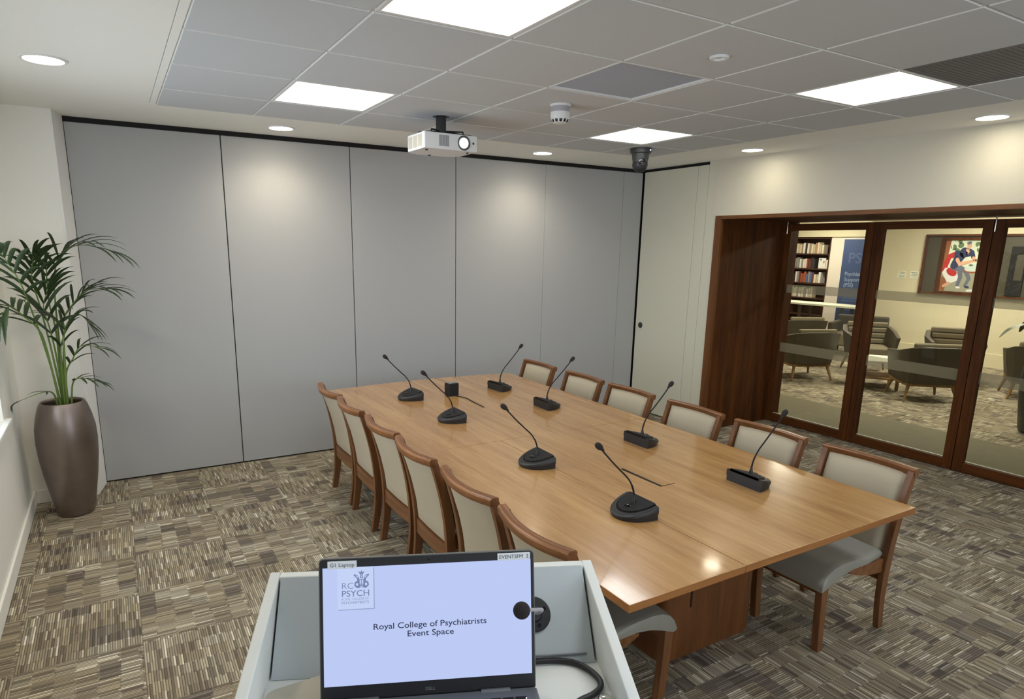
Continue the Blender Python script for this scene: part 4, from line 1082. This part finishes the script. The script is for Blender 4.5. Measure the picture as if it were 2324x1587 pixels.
pq([(0, 0.42), (0.07, 0.42), (0.13, 1), (0, 1)], 'wood', 0.0006); pq([(0.13, 0.46), (0.15, 0.46), (0.19, 1), (0.16, 1)], 'white', 0.0006)
pq([(0.88, 0.45), (0.95, 0.45), (0.97, 1), (0.90, 1)], 'wood', 0.0006)
pq([(0.0, 0.02), (0.13, 0.0), (0.16, 0.22), (0.02, 0.30)], 'wood', 0.0007)
limb([(0.06, 0.42), (0.10, 0.58), (0.14, 0.68), (0.24, 0.72)], [0.05, 0.06, 0.055, 0.05], 'red', 0.0008)
pq([(0.02, 0.36), (0.20, 0.14), (0.46, 0.24), (0.34, 0.40), (0.08, 0.46)], 'white', 0.0009)
pe(0.24, 0.38, 0.13, 0.075, 'red', 0.0010, -0.35)
limb([(0.10, 0.10), (0.22, 0.16)], 0.03, 'skin', 0.0009)
limb([(0.26, 0.50), (0.42, 0.46), (0.46, 0.28), (0.42, 0.12)], [0.075, 0.065, 0.05, 0.038], 'jean', 0.0011)
limb([(0.34, 0.46), (0.56, 0.42), (0.66, 0.26), (0.60, 0.13)], [0.06, 0.055, 0.045, 0.036], 'jean', 0.0012)
pe(0.44, 0.085, 0.055, 0.022, 'white', 0.0013, -0.1); pe(0.64, 0.10, 0.06, 0.022, 'shirt', 0.0013, -0.1)
limb([(0.28, 0.52), (0.36, 0.66), (0.46, 0.76), (0.58, 0.76)], [0.085, 0.105, 0.10, 0.075], 'shirt', 0.0014)
limb([(0.30, 0.74), (0.32, 0.64)], [0.06, 0.055], 'shirt', 0.0015); limb([(0.64, 0.76), (0.68, 0.68)], [0.05, 0.045], 'shirt', 0.0015)
limb([(0.33, 0.62), (0.40, 0.54), (0.56, 0.57), (0.76, 0.62)], [0.042, 0.04, 0.032, 0.024], 'skin', 0.0016)
limb([(0.69, 0.66), (0.74, 0.61), (0.84, 0.63)], [0.034, 0.03, 0.022], 'skin', 0.0016)
limb([(0.53, 0.81), (0.54, 0.86)], 0.035, 'skin', 0.0016)
pe(0.555, 0.895, 0.052, 0.062, 'skin', 0.0017, 0.25); pe(0.545, 0.945, 0.055, 0.03, 'jean', 0.0018, 0.2)
pq([(0.53, 0.80), (0.545, 0.72), (0.59, 0.79)], 'skin', 0.0016)
pe(0.80, 0.46, 0.30, 0.085, 'wood', 0.0013, 0.12); pe(0.80, 0.48, 0.28, 0.075, 'pale', 0.00135, 0.12); pe(0.66, 0.52, 0.05, 0.02, 'leaf', 0.0014)
limb([(0.84, 0.40), (0.84, 0.10)], 0.02, 'wood', 0.0012)
limb([(0.66, 0.03), (0.9, 0.05)], 0.02, 'white', 0.0013)
obj('photograph', bm, [pm[k] for k in pk], t)
bm = newbm()
for q in ((0.595, 0.665, -0.46, 0.47), (-0.125, 0.595, 0.425, 0.47), (-0.125, 0.595, -0.46, -0.435)): box(bm, -0.03, -0.012, q[0], q[1], q[2], q[3], 0.002, 1)
obj('inner_frame', bm, 'darkwood', t)
bm = newbm(); box(bm, -0.03, -0.012, -0.60, -0.38, -0.45, 0.33, 0.004, 1); obj('dark_print', bm, 'blackmat', t)
bm = newbm(); box(bm, -0.032, -0.029, -0.58, -0.47, -0.2, 0.2); obj('pale_print', bm, 'pinboard', t)
for k, (y, lab) in enumerate(((6.61, 'left paper notice on the lounge wall beside the framed board'), (6.39, 'right paper notice on the lounge wall beside the framed board'))):
    bm = newbm(); box(bm, -0.004, 0, -0.07, 0.07, -0.065, 0.065)
    for j in range(4): box(bm, -0.0048, -0.004, -0.055, 0.055 - 0.02 * (j % 2), 0.035 - j * 0.026, 0.043 - j * 0.026, mi=1)
    tag(obj('wall_notice', bm, ['coffee', 'projvent'], loc=(LX, y, 1.46)), lab, 'notice', 'notices on the lounge wall')

# armchairs
def make_armchair(label):
    """tub armchair: local +y is where the sitter looks"""
    t = thing('lounge_armchair', label, 'armchair', (0, 0, 0), 0, 'lounge armchairs beyond the glass')
    for sx, sy in ((-1, -1), (1, -1), (-1, 1), (1, 1)):
        bm = newbm(); tube(bm, [(sx * 0.25, sy * 0.22, 0.24), (sx * 0.31, sy * 0.29, 0.0)], [0.024, 0.014], 8); obj('leg', bm, 'legwood', t)
    bm = newbm(); box(bm, -0.29, 0.29, -0.27, 0.27, 0.205, 0.245, 0.006, 1); obj('base_frame', bm, 'legwood', t)
    # outer shell: back and two arms, flaring outward
    def plan(s, zz): 
        return [(-0.30 * s, 0.34), (-0.34 * s, -0.10), (-0.31 * s, -0.30 * s), (-0.15 * s, -0.355 * s), (0.15 * s, -0.355 * s), (0.31 * s, -0.30 * s), (0.34 * s, -0.10), (0.30 * s, 0.34)]
    bm = newbm(); o0 = plan(0.92, 0); o1 = plan(1.12, 1); zt = [0.60, 0.64, 0.70, 0.72, 0.72, 0.70, 0.64, 0.60]
    thick = 0.06
    inn = lambda P: [(x * (1 - thick / 0.34), y + (thick if y < -0.05 else 0)) for x, y in P]
    i1, i0 = inn(o1), inn(o0)
    n = 8
    v = [(x, y, 0.245) for x, y in o0] + [(x, y, zt[k]) for k, (x, y) in enumerate(o1)] + [(x, y, zt[k]) for k, (x, y) in enumerate(i1)] + [(x, y, 0.245) for x, y in i0]
    f = []
    for a in range(3):
        for k in range(n - 1): f.append((a * n + k, a * n + k + 1, (a + 1) * n + k + 1, (a + 1) * n + k))
    for k in range(n - 1): f.append((3 * n + k, 3 * n + k + 1, k + 1, k))
    f.append((0, n, 2 * n, 3 * n)); f.append((n - 1, 4 * n - 1, 3 * n - 1, 2 * n - 1))
    tmp = newbm(); _add(tmp, v, f); bmesh.ops.recalc_face_normals(tmp, faces=list(tmp.faces))
    bmesh.ops.bevel(tmp, geom=[e for e in tmp.edges if e.calc_face_angle(0) > 0.9], offset=0.014, segments=2, affect='EDGES', profile=0.5)
    _merge(bm, tmp, 0, None); obj('shell', bm, 'armcloth', t, 40)
    bm = newbm(); box(bm, -0.255, 0.255, -0.24, 0.31, 0.25, 0.42, 0.03, 3); obj('seat', bm, 'armribs', t, 50)
    bm = newbm()
    for k in range(4): box(bm, -0.25 - 0.012 * k, 0.25 + 0.012 * k, -0.29 - 0.016 * k, -0.22 - 0.016 * k, 0.425 + 0.085 * k, 0.505 + 0.085 * k, 0.022, 3)
    obj('backrest', bm, 'armribs', t, 50)
    return t
def face(dx, dy): return math.atan2(-dx, dy)
ac = make_armchair('lounge armchair behind the left glass door, its back to the viewer')
ac.location = (8.84, 5.92, 0); ac.rotation_euler = (0, 0, face(0.40, 0.92))
dup(ac, (8.96, 4.285, 0), face(0.64, 0.77), 'lounge armchair behind the second glass door, its back to the viewer')
dup(ac, (10.2, 5.72, 0), face(-0.75, -0.66), 'ribbed lounge armchair facing the viewer behind the coffee table')
dup(ac, (10.62, 4.72, 0), face(-0.85, -0.52), 'ribbed lounge armchair facing the viewer, half hidden by the door stile')
dup(ac, (10.4, 3.62, 0), face(0.85, 0.52), 'lounge armchair behind the third glass door beside the planter')
dup(ac, (10.3, 7.05, 0), face(0.5, 0.87), 'farthest lounge armchair, its back showing above the left armchair')
# sofa end behind the left armchair
t = thing('lounge_sofa', 'grey lounge sofa between the armchairs, below the navy banner', 'sofa', (11.72, 6.82, 0), face(-0.95, -0.3))
bm = newbm(); box(bm, -0.42, 0.42, -0.36, -0.22, 0.18, 0.70, 0.03, 3); obj('backrest', bm, 'armcloth', t, 50)
bm = newbm(); box(bm, -0.42, 0.42, -0.22, 0.36, 0.18, 0.40, 0.03, 3); obj('seat', bm, 'armribs', t, 50)
for x in (-0.42, 0.32):
    bm = newbm(); box(bm, x, x + 0.1, -0.36, 0.36, 0.18, 0.60, 0.03, 3); obj('armrest', bm, 'armcloth', t, 50)
for sx in (-0.36, 0.36):
    for sy in (-0.28, 0.28):
        bm = newbm(); tube(bm, [(sx, sy, 0.18), (sx * 1.04, sy * 1.1, 0.0)], [0.022, 0.014], 8); obj('leg', bm, 'legwood', t)
# coffee table
t = thing('coffee_table', 'low table with a pale top among the lounge armchairs', 'table', (9.2, 5.05, 0), face(0.45, 0.35))
bm = newbm(); box(bm, -0.30, 0.30, -0.30, 0.30, 0.37, 0.40, 0.006, 2); obj('tabletop', bm, 'coffee', t)
bm = newbm(); box(bm, -0.27, 0.27, -0.27, 0.27, 0.14, 0.165, 0.004, 1); obj('shelf', bm, 'legwood', t)
for sx in (-0.26, 0.26):
    for sy in (-0.26, 0.26):
        bm = newbm(); box(bm, sx - 0.02, sx + 0.02, sy - 0.02, sy + 0.02, 0, 0.37, 0.003, 1); obj('leg', bm, 'legwood', t)
# planter at the right edge
t = thing('lounge_planter', 'tall dark planter with a broad leaf at the right picture edge', 'potted plant', (8.36, 2.78, 0))
bm = newbm(); lathe(bm, [(0.0005, 0.0), (0.17, 0.0), (0.19, 0.03), (0.235, 0.40), (0.245, 0.6), (0.225, 0.76), (0.2, 0.82), (0.18, 0.82), (0.175, 0.76)], 36, caps=False); obj('pot', bm, pmat('dark_planter', (52, 54, 50), 0.45, var=0.1), t, 60)
bm = newbm(); lathe(bm, [(0.178, 0.765), (0.0005, 0.775)], 24, caps=False); obj('soil', bm, 'soil', t)
bm = newbm()
for k, (a, ln, ht) in enumerate(((2.2, 0.5, 0.38), (1.3, 0.4, 0.45), (3.4, 0.45, 0.4), (5.0, 0.4, 0.42), (0.2, 0.4, 0.4))):
    dx, dy = math.cos(a), math.sin(a); P = smooth_path([(0, 0, 0.76), (dx * ln * 0.35, dy * ln * 0.35, 0.76 + ht), (dx * ln * 0.8, dy * ln * 0.8, 0.76 + ht * 0.9), (dx * ln, dy * ln, 0.76 + ht * 0.6)], 5)
    tube(bm, P[:9], 0.006, 6, 0)
    L = []; Rr = []
    for j, p in enumerate(P[5:]):
        wv = 0.055 * math.sin(PI * min(1, (j + 0.4) / (len(P) - 5))) + 0.002; sd = Vector((-dy, dx, 0))
        L.append(tuple(p + sd * wv)); Rr.append(tuple(p - sd * wv))
    m = len(L); _add(bm, L + Rr, [(j, j + 1, m + j + 1, m + j) for j in range(m - 1)], 1)
obj('foliage', bm, ['stem', 'leaf'], t, 60)

# ------------------------------------------------------------------ light
def area(name, loc, sx, sy, energy, col, rot=(0, 0, 0)):
    l = bpy.data.lights.new(name, 'AREA'); l.shape = 'RECTANGLE'; l.size = sx; l.size_y = sy; l.energy = energy; l.color = col
    o = bpy.data.objects.new(name, l); C.objects.link(o); o.location = loc; o.rotation_euler = rot; return o
def spot(name, loc, energy, col, size=110, blend=0.7, rot=(0, 0, 0), r=0.07):
    l = bpy.data.lights.new(name, 'SPOT'); l.energy = energy; l.color = col; l.spot_size = math.radians(size); l.spot_blend = blend; l.shadow_soft_size = r
    o = bpy.data.objects.new(name, l); C.objects.link(o); o.location = loc; o.rotation_euler = rot; return o
for d in DL: spot('downlight_lamp', (d[0], d[1], CE - 0.02), 24 if d[0] < 4 else 2.5, (1.0, 0.88, 0.66) if d[0] < 4 else (1.0, 0.86, 0.54), 150, 1.0)
for (x, y, e) in ((8.6, 3.5, 60), (8.9, 6.2, 60), (11.2, 5.0, 60), (12.6, 8.7, 55)): area('lounge_ceiling_lamp', (x, y, CE - 0.02), 0.6, 0.6, e * 0.85, (1.0, 0.91, 0.73))
spot('picture_lamp', (LX - 0.35, 5.75, CE - 0.02), 60, (1.0, 0.88, 0.72), 90, 0.8, (0, math.radians(12), 0))
p = area('window_portal', (XL - 0.16, (WIN[0] + WIN[1]) / 2, (WIN[2] + WIN[3]) / 2), WIN[3] - WIN[2], WIN[1] - WIN[0], 1.0, (1, 1, 1), (0, -PI / 2, 0))
p.data.cycles.is_portal = True
p = area('window_portal', ((W2[0] + W2[1]) / 2, YF - 0.16, (W2[2] + W2[3]) / 2), W2[1] - W2[0], W2[3] - W2[2], 1.0, (1, 1, 1), (PI / 2, 0, 0))
p.data.cycles.is_portal = True

wd = bpy.data.worlds.new('sky'); SC.world = wd; wd.use_nodes = True
bg = wd.node_tree.nodes['Background']; bg.inputs[0].default_value = (0.84, 0.91, 1.0, 1); bg.inputs[1].default_value = 3.6

SC.view_settings.view_transform = 'Standard'; SC.view_settings.look = 'None'; SC.view_settings.gamma = 1.0; SC.view_settings.exposure = 0.44
SC.view_settings.use_curve_mapping = False
SC.cycles.use_denoising = True
SC.cycles.max_bounces = 8; SC.cycles.diffuse_bounces = 5; SC.cycles.transparent_max_bounces = 16
SC.cycles.sample_clamp_indirect = 8.0
